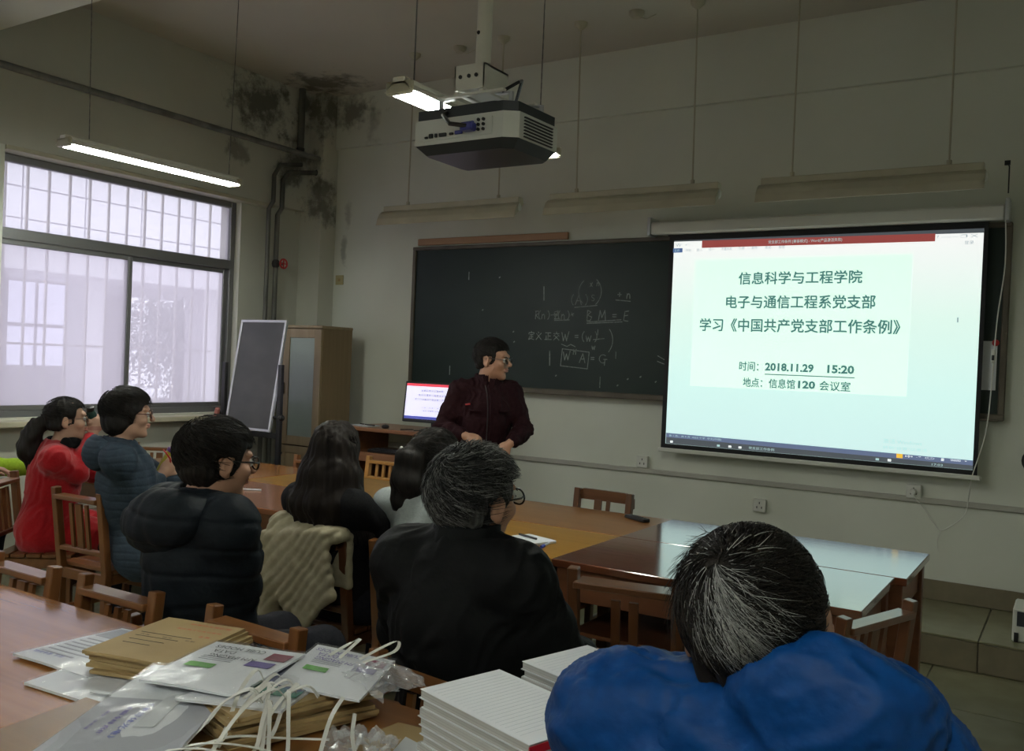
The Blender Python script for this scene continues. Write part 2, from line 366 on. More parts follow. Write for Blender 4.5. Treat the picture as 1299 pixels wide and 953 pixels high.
B().span((-1.03, 1.1, 1.54), (-1.01, 1.96, 2.75)).done('pane', emit('lit_far_window', (.80, .82, 1), .9), wf)
tr = thing('tree', 'dark leafy tree beyond the courtyard, right of the white pillar', 'tree', (-16, 12.2, -.35))
B().tube([(0, 0, 0), (.1, .1, 1.5), (0, .1, 3)], [.16, .12, .07], 8).done('trunk', M['bark'], tr)
lv, lf = [], []
for i in range(9000):
    u = RNG.randn(3)*(.6, .75, .55)+(0, .0, 2.15); a = RNG.randn(3, 3)*.035; n = len(lv)
    lv += [u+a[0], u+a[1], u+a[2]]; lf.append((n, n+1, n+2))
lo = mesh_obj('foliage', lv, lf, M['leaf'], tr); lo['kind'] = 'stuff'

# ---------------------------------------------------------------- pipes on the left wall
hp = thing('steel_pipe', 'long grey steel pipe running along the upper left wall into the front wall', 'pipe', (-5.82, 0, 3.25))
B().tube([(0, -1, 0), (0, 2, 0), (0, 6.08, 0)], .024, 10).done('pipe', M['grey_metal'], hp, True)
for y in (2.2,): B().tube([(0, y, -.03), (0, y, .03)], .03, 8).span((-.125, y-.01, -.01), (0, y+.01, .01)).done('bracket', M['dark_metal'], hp)
B().tube([(0, 6.04, 0), (0, 6.085, 0)], .05, 10).done('collar', M['dark_metal'], hp, True)
M['patina'] = mat('old_galvanised_pipe', (.15, .15, .13), .5, .3, (.08, .08, .07), (9, 9, 3))
v1 = thing('heating_pipe', 'left one of two vertical grey pipes beside the window, plain', 'pipe', (-5.93, 5.43, 0))
B().tube([(0, 0, 0), (0, 0, 1.5), (0, 0, 2.74), (.05, 0, 2.80), (.05, 0, 3.02), (.05, .06, 3.12), (.06, .30, 3.17)], .019, 10).done('pipe', M['patina'], v1, True)
v2 = thing('heating_pipe', 'right one of two vertical grey pipes, with a red valve wheel', 'pipe', (-5.93, 5.53, 0))
B().tube([(0, 0, 0), (0, 0, 1.5), (0, 0, 2.70), (.05, 0, 2.76), (.05, 0, 3.0), (.06, .05, 3.07), (.08, .36, 3.13)], .021, 10).done('pipe', M['patina'], v2, True)
B().ball((0, 0, 2.28), (.035, .035, .045)).tube([(0, 0, 2.28), (.07, .02, 2.28)], .012, 8).done('valve', M['dark_metal'], v2, True)
vw = B()
for k in range(12):
    a, b = 6.283*k/12, 6.283*(k+1)/12; vw.tube([(.075, .02+.04*math.cos(a), 2.28+.04*math.sin(a)), (.075, .02+.04*math.cos(b), 2.28+.04*math.sin(b))], .007, 6)
vw.bar((.075, -.02, 2.28), (.075, .06, 2.28), .008, .008).bar((.075, .02, 2.24), (.075, .02, 2.32), .008, .008)
vw.done('valve_wheel', M['red'], v2); tag(v2.children[-1], 'red valve wheel', None)
B().ball((.08, .38, 3.13), (.03, .035, .035)).tube([(.08, .38, 3.13), (.08, .38, 3.2)], .018, 8).done('elbow', M['plastic_b'], v2, True)
v3 = thing('drain_pipe', 'short vertical pipe in the mouldy corner up to the ceiling', 'pipe', (-5.90, 5.74, 3.26))
B().tube([(0, 0, 0), (0, 0, .3), (0, 0, .58)], .03, 10).done('pipe', M['patina'], v3, True)
B().tube([(0, 0, .0), (0, 0, .06)], .036, 10).done('coupling', M['dark_metal'], v3, True)

# ---------------------------------------------------------------- lights
def tube_light(lab, loc, L, chains, rose=True):
    t = thing('fluorescent_light', lab, 'light', loc)
    pr = [(-.062, -.016), (-.028, .016), (.028, .016), (.062, -.016), (.058, -.016), (.026, .010), (-.026, .010), (-.058, -.016)]
    fr = Matrix(((1, 0, 0, 0), (0, 0, 1, -L/2), (0, 1, 0, 0), (0, 0, 0, 1)))
    B().prism(pr, L, fr).span((-.028, -L/2, .014), (.028, L/2, .036), .005).done('reflector', M['white_paint'], t)
    for y in (-L/2+.012, L/2-.012):
        B().span((-.058, y-.012, -.026), (.058, y+.012, .022), .006).done('end_cap', M['cream'], t)
    for x in (-.034, .034): B().tube([(x, -L/2+.03, -.012), (x, L/2-.03, -.012)], .013, 10).done('tube', M['tube'], t, True)
    for y, yt in chains:
        z0, z1 = .045, ZC-loc[2]; b = B(); n = int((z1-z0)/.022)
        for i in range(n):
            p0, p1 = z0+(z1-z0)*i/n, z0+(z1-z0)*(i+1)/n; q = lambda z: (0, y+(yt-y)*(z-z0)/(z1-z0), z)
            b.bar(q(p0), q(p1+.004), .0055 if i % 2 else .002, .002 if i % 2 else .0055)
        b.done('chain', M['grey_metal'], t)
        if rose: B().lathe([(.035, -.02), (.04, 0)], (0, yt, z1), 12).done('ceiling_rose', M['white_paint'], t, True)
    return t
tube_light('glowing fluorescent light hung in front of the left window', (-4.7, 3.425, 2.60), 1.19, ((-.44, -.46), (.53, .56)))
tube_light('glowing fluorescent light half hidden behind the projector', (-2.1, 3.05, 2.47), 1.10, ((-.46, -.46), (.44, .44)))
for x, y, q_ in ((-.2, -.2, 'nearest the right wall'), (-4.9, -.6, 'nearest the windows'), (-2.5, -1.2, 'in the middle of the room')): tube_light('added unseen fluorescent light behind the viewpoint, '+q_, (x, y, 2.55), 1.2, ((-.45, -.45), (.45, .45)))  # unseen tube lamps added behind the viewpoint to brighten the room
def board_light(lab, x0, x1, rods, tops, chip=0):
    t = thing('board_light', lab, 'light', ((x0+x1)/2, 5.45, 2.66), 0, None); L = x1-x0
    B().span((-L/2+.01, -.03, -.02), (L/2-.01, .035, .022), .004).done('channel', M['cream'], t)
    cur = [(.03, -.02), (-.03, -.02), (-.062, -.045), (-.085, -.085), (-.098, -.135)]
    poly = cur+[(a+.006, b+.0) for a, b in cur[::-1][:-1]]+[(.03, -.026)]
    fr = Matrix(((0, 0, 1, -L/2), (1, 0, 0, 0), (0, 1, 0, 0), (0, 0, 0, 1)))
    B().prism(poly, L, fr).done('reflector', M['cream'], t)
    for s in (-1, 1):
        B().prism([(.03, -.02), (-.03, -.02), (-.062, -.045), (-.085, -.085), (-.098, -.135), (-.02, -.07)], .004, Matrix(((0, 0, 1, s*(L/2-.004)-.002), (1, 0, 0, 0), (0, 1, 0, 0), (0, 0, 0, 1)))).done('end_plate', M['cream'], t)
    B().tube([(-L/2+.03, -.02, -.05), (L/2-.03, -.02, -.05)], .013, 8).done('tube', M['tube_off'], t, True)
    B().ball((L/2+.0, -.03, -.055), (.012, .018, .03), 8, 5).done('lamp_holder', M['plastic_w'], t, True)
    mx = (x0+x1)/2
    for x, xt in zip(rods, tops):
        B().tube([(x-mx, .0, .02), (x-mx, 0, 0.05)], .014, 8).tube([(x-mx, 0, .04), (xt-mx, .0, ZC-2.66)], .0055, 8).done('rod', M['cream'], t, True)
        B().lathe([(.012, -.05), (.045, -.02), (.048, 0)], (xt-mx, 0, ZC-2.66), 14).done('ceiling_rose', M['cream'], t, True)
board_light('leftmost of three cream blackboard lights, above the wooden batten', -4.66, -3.40, (-4.43, -3.60), (-4.42, -3.61))
board_light('middle one of the three cream blackboard lights on rods', -3.17, -1.944, (-2.965, -2.134), (-2.985, -2.15))
board_light('rightmost of three cream blackboard lights, above the projection screen', -1.70, -.475, (-1.51, -.66), (-1.51, -.66))
for (x, y), lab in (((-4.02, 5.477), 'unused cream ceiling rose between the rods of the leftmost blackboard light'), ((-2.564, 5.437), 'unused cream ceiling rose over the middle blackboard light')):
    t = thing('ceiling_rose', lab, 'ceiling fitting', (x, y, ZC))
    B().lathe([(.03, -.04), (.05, -.02), (.052, 0)], (0, 0, 0), 14).done('base', M['cream'], t, True)
    B().tube([(0, 0, -.03), (.06, .02, -.05), (.13, .02, -.03)], .003, 6).done('wire', M['cream'], t, True)

# ---------------------------------------------------------------- projector and mount
M['proj_w'] = mat('white_projector_shell', (.64, .65, .60), .4); M['proj_d'] = mat('dark_projector_base', (.035, .04, .045), .35)
pj = thing('projector', 'white projector with dark underside hung from the ceiling', 'projector', (-1.79, 2.60, 2.27))
# shell: back panel on -y, vents on +x
sh = B(); pl_b = [(-.19, -.14), (.17, -.14), (.215, -.11), (.225, .12), (.19, .15), (-.19, .15), (-.20, .12), (-.20, -.11)]
sh.prism(pl_b, .085, Matrix.Translation((0, 0, -.035))); sh.done('shell', M['proj_w'], pj)
B().prism([(x*.96, y*.96) for x, y in pl_b], .035, Matrix.Translation((0, 0, .05))).prism([(x*.5, y*.5) for x, y in pl_b], .03, Matrix.Translation((0, 0, .08))).done('top_cover', M['proj_d'], pj)
ub = B(); n0 = len(pl_b)
vs = [(x*.985, y*.985, -.035) for x, y in pl_b]+[(x*.84, y*.86+.01, -.064) for x, y in pl_b]
ub.add(vs, [list(range(n0, 2*n0))[::-1]]+[(i, (i+1) % n0, n0+(i+1) % n0, n0+i) for i in range(n0)]); ub.done('base', M['proj_d'], pj)
B().span((-.165, -.1445, -.022), (.13, -.1405, .036)).done('connector_panel', M['proj_w'], pj)
def port(x, z, w_, h_, m, nm='port'): B().span((x-w_/2, -.152, z-h_/2), (x+w_/2, -.144, z+h_/2), .002).done(nm, m, pj)
for x, z, w_, h_ in ((-.135, -.012, .012, .007), (-.115, -.008, .016, .015), (-.094, -.008, .01, .013), (-.03, -.008, .016, .008)): port(x, z, w_, h_, M['plastic_b'])
M['vga_blue'] = mat('blue_connector', (.05, .06, .30), .4)
port(-.066, -.008, .03, .012, M['dark_metal']); port(.0, -.006, .03, .012, M['vga_blue']); port(.045, .02, .03, .012, M['vga_blue'])
for z in (.028, .012, -.004): 
    for x in (.078, .098): B().tube([(x, -.144, z), (x, -.150, z)], .0055, 10).done('port', M['plastic_b'], pj, True)
for k in range(7): B().box((.222, 0, .036-k*.0105), (.008, .17, .0035), (0, 0, R_(-2.5))).done('vent_slat', M['plastic_b'], pj)
B().lathe([(.035, 0), (.035, .02)], (-.08, .165, .01), 14, (R_(-90), 0, 0)).done('lens', M['plastic_b'], pj, True)
B().span((-.014, -.185, -.016), (.034, -.150, .012), .005).done('vga_plug', M['vga_blue'], pj); pj.children[-1].location = (.042, 0, .004)
cb = B().tube([(.055, -.18, .002), (.0, -.20, .01), (-.05, -.17, .05), (-.075, -.10, .085), (-.02, -.02, .10)], .0075, 8).done('cable', M['plastic_b'], pj, True)
mt = thing('projector_mount', 'white ceiling pole and bracket holding the projector', 'mount', (-1.79, 2.60, 2.27))
B().tube([(.0, -.02, .235), (.0, -.02, ZC-2.27)], .027, 16).done('pole', M['white_paint'], mt, True)
for z in (.36, .58, .80, 1.02): B().ball((-.006, -.046, z), .007, 8, 5).done('bolt', M['plastic_b'], mt, True)
b = B().span((-.06, -.10, .15), (.06, .05, .157)).span((-.06, -.10, .157), (-.056, .05, .235)).span((.056, -.10, .157), (.06, .05, .235)).span((-.06, -.10, .157), (.06, -.096, .228)).span((-.06, -.10, .228), (.06, .05, .235))
b.done('bracket', M['white_paint'], mt)
for x in (-.035, .0, .03): B().tube([(x, -.104, .195), (x, -.094, .195)], .007, 8).done('bolt', M['dark_metal'], mt, True)
B().span((-.12, -.115, .126), (.15, -.095, .134), .002).span((-.10, .07, .126), (.16, .09, .134), .002).span((-.05, -.115, .134), (-.03, .09, .142), .002).span((.05, -.115, .134), (.07, .09, .142), .002).span((-.04, -.06, .142), (.05, .03, .150), .002).done('rail', M['white_paint'], mt)
for x, y in ((-.12, -.09), (.16, -.08), (-.1, .09), (.17, .1)): B().bar((x*.6, y*.9, .13), (x, y, .125), .02, .006).bar((x, y, .128), (x, y, .08), .012, .012).done('arm', M['silver'], mt)
B().tube([(.05, .12, .16), (.11, .06, .21), (.16, -.04, .17), (.13, -.09, .13)], .006, 6).done('cable', M['plastic_b'], mt, True)

# ---------------------------------------------------------------- chalkboard
M['board'] = mat('green_black_chalkboard', (.010, .021, .017), .45, 0, (.015, .028, .023), (1.5, 3, 3), spec=.3)
M['board_frame'] = mat('worn_board_frame', (.12, .10, .07), .5, 0, (.08, .065, .045), (6, 6, 6)); M['chalk'] = mat('chalk', (.30, .33, .31), .95, 0, (.10, .12, .11), (60, 60, 60), contrast=(.45, .75))
cbd = thing('chalkboard', 'long dark green chalkboard with chalk formulas across the front wall', 'chalkboard', (-2.6, 6.05, 1.87))
B().span((-2.19, -.01, -.555), (2.19, .028, .555)).done('writing_surface', M['board'], cbd)
for a, b in (((-2.225, -.028, .55), (2.225, .03, .58)), ((-2.225, -.03, -.59), (2.225, .03, -.55)), ((-2.225, -.026, -.555), (-2.19, .03, .555)), ((2.19, -.026, -.555), (2.225, .03, .555))):
    B().span(a, b, .005).done('frame', M['board_frame'], cbd)
B().span((-2.2, -.065, -.592), (2.2, -.028, -.582), .002).done('chalk_tray', M['board_frame'], cbd)
def strokes(nm, parent, lines, ox, oz, sc_, m, y=-.012, wd=.006):
    b = B()
    for ln in lines:
        for (x0, z0), (x1, z1) in zip(ln[:-1], ln[1:]):
            p, q = Vector((ox+x0*sc_, y, oz+z0*sc_)), Vector((ox+x1*sc_, y, oz+z1*sc_)); d = q-p
            if d.length < 1e-5: continue
            n = Vector((-d.z, 0, d.x)).normalized()*wd/2; e = d.normalized()*wd*.3
            b.add([p-n-e, q-n+e, q+n+e, p+n-e], [(0, 1, 2, 3)])
    return b.done(nm, m, parent)
def arc(cx, cz, r, a0, a1, n=10, sx=1): return [(cx+sx*r*math.cos(R_(a0+(a1-a0)*i/n)), cz+r*math.sin(R_(a0+(a1-a0)*i/n))) for i in range(n+1)]
GL = {'A': [[(0, 0), (.4, 1), (.7, 0)], [(.12, .4), (.62, .4)]], 'R': [[(0, 0), (.05, 1)], [(0, .95), (.4, 1), (.45, .7), (.05, .5), (.5, 0)]], 'n': [[(0, 0), (.05, .6)], [(.05, .4), (.25, .6), (.4, .45), (.42, 0)]],
 'Z': [[(0, .9), (.5, 1), (0, 0), (.55, .05)], [(.05, .5), (.45, .5)]], 'B': [[(0, 0), (.02, 1), (.4, .85), (.05, .55), (.5, .35), (.35, .02), (0, 0)]], 'M': [[(0, 0), (.15, 1), (.35, .3), (.65, 1), (.75, 0)]],
 'E': [[(.55, .95), (.15, .9), (.1, .5), (.45, .55)], [(.1, .5), (.05, .05), (.5, 0)]], 'W': [[(0, .9), (.2, 0), (.4, .7), (.6, 0), (.85, 1)]], 'G': [arc(.35, .5, .45, 50, 300)+[(.6, .1), (.6, .45)], [(.4, .45), (.85, .45)], [(.6, .45), (.55, -.2)]],
 '=': [[(0, .6), (.4, .62)], [(0, .4), (.4, .4)]], '+': [[(0, .5), (.5, .5)], [(.25, .75), (.25, .25)]], '(': [arc(.5, .5, .75, 135, 225)], ')': [arc(-.3, .5, .75, 45, -45)], '>': [[(0, .5), (.7, .55)], [(.45, .75), (.7, .55), (.5, .35)]],
 's': [arc(.25, .75, .22, 30, 270, 8), arc(.25, .3, .22, 90, -150, 8)], 'w': [[(0, .6), (.15, 0), (.3, .5), (.45, 0), (.6, .6)]], '1': [[(0, 1), (0, 0)]], 'x': [[(0, .6), (.4, 0)], [(.4, .7), (0, 0)]], 'H': [[(0, 0), (.1, 1)], [(.5, 0), (.6, 1)], [(.05, .5), (.55, .55)]], '*': [[(0, .5), (.4, .7)], [(.1, .8), (.3, .4)]],
 '定': [[(.5, 1.05), (.5, .9)], [(.1, .7), (.15, .88), (.9, .88), (.85, .7)], [(.25, .62), (.75, .62)], [(.5, .62), (.5, .1)], [(.5, .35), (.75, .35)], [(.3, .45), (.1, 0), (.4, .12), (.9, .0)]],
 '义': [[(.4, 1), (.5, .85)], [(.85, .85), (.1, 0)], [(.15, .8), (.9, 0)]], '正': [[(.1, .9), (.9, .9)], [(.5, .9), (.5, .05)], [(.5, .5), (.85, .5)], [(.22, .55), (.22, .05)], [(.0, .05), (1, .05)]],
 '交': [[(.5, 1.05), (.5, .88)], [(.1, .82), (.9, .82)], [(.3, .7), (.12, .5)], [(.68, .7), (.88, .5)], [(.7, .5), (.1, 0)], [(.3, .5), (.9, 0)]]}
def write(s, X, Z, h, nm='chalk_writing'):
    x = X+2.6; L = []
    for ch in s:
        if ch == ' ': x += h*.5; continue
        g = GL[ch]; L += [[(x+a*h, (Z-1.87)+b*h) for a, b in ln] for ln in g]
        x += h*(max(a for ln in g for a, b in ln)+.22)
    strokes(nm, cbd, L, 0, 0, 1, M['chalk'])
write('(A)', -3.27, 1.965, .075); write('x', -3.135, 2.10, .045); write('n', -3.08, 2.105, .04); write('s', -3.12, 1.99, .05); write('+ n', -2.905, 2.01, .06)
def ck(L): return strokes('chalk_writing', cbd, [L], 0, 0, 1, M['chalk'])
for L in (arc(-.52, .19, .11, 130, 230), arc(-.56, .19, .12, 50, -50), [(-.32, .13), (-.20, .12)], [(-.66, .075), (-.47, .09)], [(-.83, -.025), (-.70, -.02)], [(-.55, -.035), (-.27, -.015)], [(-.55, -.045), (-.26, -.03)],
    [(-.49, -.165), (-.40, -.155)], arc(-.46, -.17, .13, -40, 40), [(-.76, -.205), (-.71, -.222), (-.68, -.205), (-.64, -.222)], [(-.75, -.24), (-.76, -.37), (-.53, -.385), (-.52, -.26), (-.75, -.24)], [(-.3, -.25), (-.3, -.30)], [(-.42, -.44), (-.42, -.52)], [(.03, -.27), (.09, -.30)], [(.03, -.31), (.09, -.33)]): ck(L)
for s, X, Z, h in (('R(n)>', -3.60, 1.855, .062), ('Z(n)*', -3.43, 1.855, .062), ('B M = E', -3.15, 1.845, .078), ('定义', -3.66, 1.695, .060), ('正交', -3.51, 1.695, .060), ('W = (w)', -3.36, 1.69, .072), ('1', -3.055, 1.74, .04), ('w', -3.10, 1.63, .045), ('W', -3.34, 1.545, .068), ('H', -3.255, 1.59, .04), ('A = G', -3.20, 1.53, .068)): write(s, X, Z, h)
strokes('chalk_mark', cbd, [[(-1.645, .36), (-1.645, .30)], [(-.935, .235), (-.93, .13)], [(-.86, -.26), (-.855, -.37)], [(-1.80, -.41), (-1.80, -.48)]]+[[(x, z), (x+.008, z+.006)] for x, z in ((-1.5, .05), (-1.2, -.12), (-1.19, -.2), (-.2, -.45), (-.1, -.43), (0.02, -.46), (-1.35, .31), (-.8, -.45), (-.28, -.5))], 0, 0, 1, M['chalk'], wd=.009)
pp = B().box((-.469, 6.034, 1.605), (.088, .002, .29), (R_(-1), 0, 0)).done('paper_sheet', M['paper']); tag(pp, 'white paper sheet stuck on the right end of the chalkboard', 'paper')
tag(B().ball((-.435, 6.028, 1.74), (.02, .008, .02)).done('magnet', M['red'], None, True), 'round red magnet at the top of the paper on the chalkboard', 'magnet')
tag(B().span((-4.80, 6.055, 2.466), (-3.355, 6.0795, 2.522), .004).done('wooden_batten', wood('bare_batten', (.36, .20, .11), (.42, .25, .14), 'x', .6, 0)), 'bare pinkish wooden batten above the left part of the chalkboard', 'batten')

# ---------------------------------------------------------------- projection screen
M['scr_black'] = mat('matt_black_border', (.008, .008, .010), .7)
m, nt, b = new_mat('projected_page'); L = nt.links.new
tc = N(nt, 'ShaderNodeTexCoord'); sp = N(nt, 'ShaderNodeSeparateXYZ'); L(tc.outputs['Object'], sp.inputs[0])
rp = N(nt, 'ShaderNodeValToRGB'); mr = N(nt, 'ShaderNodeMapRange'); L(sp.outputs['Z'], mr.inputs[0]); mr.inputs[1].default_value = -.72; mr.inputs[2].default_value = .72; L(mr.outputs[0], rp.inputs[0])
e = rp.color_ramp.elements; e[0].position = .0; e[0].color = (.60, .86, .84, 1); e[1].position = .95; e[1].color = (.93, .95, .93, 1)
q = rp.color_ramp.elements.new(.30); q.color = (.63, .92, .86, 1); q = rp.color_ramp.elements.new(.62); q.color = (.72, .94, .84, 1)
L(rp.outputs[0], b.inputs['Emission Color']); b.inputs['Emission Strength'].default_value = .95; b.inputs['Base Color'].default_value = (.3, .3, .3, 1); M['page'] = m
M['p_red'] = emit('projected_red_bar', (.25, .05, .045), 1); M['p_dark'] = emit('projected_dark_bar', (.06, .07, .08), 1); M['p_tbar'] = emit('projected_status_bar', (.10, .13, .22), 1)
M['p_ink'] = emit('projected_text', (.055, .16, .15), 1); M['p_inkl'] = emit('projected_pale_text', (.35, .5, .5), 1); M['p_white'] = emit('projected_white', (.8, .85, .85), 1); M['p_green'] = emit('projected_page_tint', (.69, .93, .80), .965); M['p_menu'] = emit('projected_menu_text', (.25, .3, .33), 1); M['p_blue'] = emit('projected_blue_tab', (.06, .11, .25), 1); M['p_yellow'] = emit('projected_yellow_icon', (.8, .45, .05), 1)
X0, X1, Z0, Z1 = -2.49, -.495, .955, 2.45
s_ = thing('projection_screen', 'pull-down projection screen showing a projected document page', 'projection screen', ((X0+X1)/2, 5.975, 1.70))
cx = s_.location.x
B().span((X0-cx, .0, Z0-1.7), (X1-cx, .004, Z1-1.7)).done('black_border', M['scr_black'], s_)
B().span((-2.455-cx, -.002, .985-1.7), (-.52-cx, -.0005, 2.41-1.7)).done('projected_image', M['page'], s_)
B().span((X0-.02-cx, -.012, Z0-.03-1.7), (X1+.02-cx, .016, Z0-1.7), .006).done('bottom_bar', M['plastic_w'], s_)
B().span((-2.62-cx, -.05, 2.452-1.7), (-.41-cx, .03, 2.54-1.7), .012).done('housing', M['plastic_w'], s_)
for x in (-2.63, -.40): B().span((x-.012-cx, -.055, 2.445-1.7), (x+.012-cx, .10, 2.575-1.7), .004).done('end_bracket', M['silver'], s_)
B().span((-2.50-cx, -.0045, 2.44-1.7), (-2.46-cx, -.003, 2.45-1.7)).done('label_strip', M['scr_black'], s_)
def rect(x0, x1, z0, z1, m_, nm, dy=-.0035): return B().span((x0-cx, dy-.0008, z0-1.7), (x1-cx, dy, z1-1.7)).done(nm, m_, s_)
def poly_(pts, m_, nm, dy=-.0035): return B().prism([(x-cx, z-1.7) for x, z in pts], .0008, Matrix(((1, 0, 0, 0), (0, 0, 1, dy), (0, 1, 0, 0), (0, 0, 0, 1)))).done(nm, m_, s_)
poly_([(-2.25, 2.352), (-.78, 2.343), (-.78, 2.390), (-2.25, 2.402)], M['p_red'], 'title_bar')
poly_([(-2.455, 2.402), (-.52, 2.384), (-.52, 2.41), (-2.455, 2.41)], M['p_dark'], 'title_edge', -.003)
poly_([(-2.46, 2.325), (-2.39, 2.325), (-2.39, 2.355), (-2.46, 2.355)], M['p_blue'], 'file_tab')
rect(-2.29, -.90, 1.40, 2.27, M['p_green'], 'page_area', -.0028)
poly_([(-2.452, 1.030), (-.52, 1.012), (-.52, 1.042), (-2.452, 1.060)], M['p_tbar'], 'status_bar')
poly_([(-2.452, .986), (-.52, .986), (-.52, 1.012), (-2.452, 1.030)], M['p_dark'], 'task_bar')
T = lambda s, x, z, wd, h, m_=None, bold=0, nm='lettering', thick=0: text(s, s_, (x-cx, -.0055, z-1.7), wd, .1, m_ or M['p_ink'], name=nm, bold=bold, height=h, thick=thick)
T('信息科学与工程学院', -1.98, 2.095, .79, .082, thick=.0035); T('电子与通信工程系党支部', -2.06, 1.935, .955, .085, thick=.0035); T('学习《中国共产党支部工作条例》', -2.24, 1.778, 1.285, .088, thick=.0035)
T('时间：', -1.95, 1.517, .13, .062, thick=.002); T('2018.11.29', -1.775, 1.522, .315, .055, bold=.004); T('15:20', -1.375, 1.522, .165, .055, bold=.004); rect(-1.775, -1.205, 1.497, 1.503, M['p_ink'], 'underline')
T('地点：', -1.92, 1.410, .13, .062, thick=.002); T('信息馆', -1.745, 1.410, .17, .062, thick=.002); T('120', -1.555, 1.416, .11, .052, bold=.004); T('会议室', -1.42, 1.410, .19, .062, thick=.002)
T('党支部工作条例 [兼容模式] - Word(产品激活失败)', -1.79, 2.360, .47, .026, M['p_inkl'])
for k, (t_, x) in enumerate((('文件', -2.45), ('开始', -2.365), ('插入', -2.285), ('设计', -2.20), ('页面布局', -2.11), ('引用', -1.99), ('邮件', -1.90), ('审阅', -1.81), ('视图', -1.72))): T(t_, x, 2.328, .04 if len(t_) < 3 else .075, .021, M['p_inkl'] if k == 0 else M['p_menu'])
T('激活 Windows', -1.02, 1.105, .22, .028, M['p_inkl']); T('转到“设置”以激活', -1.02, 1.07, .25, .018, M['p_inkl'])
T('? ▭ – ❐ ✕', -.77, 2.358, .22, .02, M['p_menu']); T('登录', -.62, 2.318, .05, .022, M['p_menu']); T('W  ↶', -2.44, 2.365, .1, .024, M['p_menu'])
T('第 1 页，共 9 页  4223 个字  中文(中国)', -2.43, 1.034, .38, .016, M['p_inkl']); T('党支部工作条例', -1.86, .995, .17, .018, M['p_inkl']); T('I', -.64, 1.855, .008, .03, M['p_menu'])
for x, m_ in ((-2.42, 'p_white'), (-2.08, 'p_inkl'), (-2.0, 'p_white'), (-1.93, 'p_white'), (-1.06, 'p_inkl'), (-.99, 'p_white')): rect(x, x+.02, .994, 1.008, M[m_], 'task_icon')
rect(-.94, -.905, 1.020, 1.046, M['p_yellow'], 'tray_icon')
T('中 ·° ☺ ▮ ⌨ ▾', -.89, 1.024, .34, .018, M['p_white']); T('17:03', -.74, .992, .06, .013, M['p_inkl'])
B().tube([(x-cx, y-5.975, z-1.7) for x, y, z in ((-.40, 5.93, 2.60), (-.40, 5.92, 2.75), (-.41, 5.92, 2.78))], .004, 6).done('hook', M['plastic_b'], s_, True)
B().span((-.425-cx, -.07, 2.76-1.7), (-.395-cx, -.05, 2.785-1.7)).done('hook_cap', M['plastic_b'], s_)
cd = thing('screen_cable', 'thin white cable hanging from the screen to the socket', 'cable', (-.45, 5.93, 2.3))
def cable(t, pts, r=.0035, m=None, nm='cable'):
    P = [Vector(p) for p in pts]; out = []
    for i in range(len(P)-1):
        p0, p1, p2, p3 = P[max(i-1, 0)], P[i], P[i+1], P[min(i+2, len(P)-1)]
        for k in range(5):
            u = k/5; out.append(.5*((2*p1)+(-p0+p2)*u+(2*p0-5*p1+4*p2-p3)*u*u+(-p0+3*p1-3*p2+p3)*u**3))
    out.append(P[-1]); return B().tube(out, r, 6).done(nm, m or M['plastic_w'], t, True, True)
cable(cd, [(-.41, 5.93, 2.50), (-.40, 5.95, 2.2), (-.425, 5.95, 1.9), (-.435, 5.95, 1.68), (-.44, 5.96, 1.5), (-.46, 5.96, 1.2), (-.52, 5.97, .95), (-.54, 6.03, .8), (-.56, 6.04, .70), (-.67, 6.05, .60), (-.72, 6.05, .63), (-.78, 6.04, .72), (-.84, 6.02, .79)])
B().span((.0, 5.945-5.93, 1.62-2.3), (.022, 5.965-5.93, 1.70-2.3), .004).done('switch_box', M['plastic_w'], cd)
B().span((.004, 5.940-5.93, 1.635-2.3), (.018, 5.946-5.93, 1.665-2.3)).done('switch_button', M['plastic_b'], cd)
cable(cd, [(-.68, 6.06, .60), (-.70, 6.06, .54), (-.695, 6.06, .47)], .0025)

# ---------------------------------------------------------------- wall fittings
cdt = thing('wall_conduit', 'painted horizontal cable conduit along the front wall under the chalkboard', 'conduit', (-2.4, 6.08, .765))
B().span((-3.0, -.022, -.016), (3.4, .0, .018), .004).done('channel', mat('painted_conduit', (.42, .41, .36), .6), cdt)
def sock(lab, x, z, s=.085):
    t = thing('wall_socket', lab, 'socket', (x, 6.079, z))
    B().span((-s/2, -.032, -s/2), (s/2, 0, s/2), .004).done('plate', M['plastic_w'], t)
    for px, pz in ((0, .018), (-.016, -.012), (.016, -.012)): B().span((px-.003, -.0335, pz-.007), (px+.003, -.031, pz+.007)).done('slot', M['plastic_b'], t)
    return t
sock('white socket on the conduit under the left end of the screen', -2.66, .83); sock('white socket low on the wall beneath the screen, below the conduit', -1.795, .615); s3 = sock('white socket on the conduit with a plug and cable', -.845, .815)
B().lathe([(.02, 0), (.016, .03)], (.0, -.032, -.0), 10, (R_(90), 0, 0)).done('plug', M['plastic_w'], s3, True)
sw = thing('wall_switch', 'small yellowed switch on the wall left of the chalkboard', 'switch', (-5.69, 6.079, 2.19))
B().span((-.045, -.012, -.043), (.045, 0, .043), .004).done('plate', mat('yellowed_plastic', (.42, .36, .18), .5), sw); B().span((-.012, -.016, -.012), (.012, -.012, .012)).done('button', M['kraft'], sw)

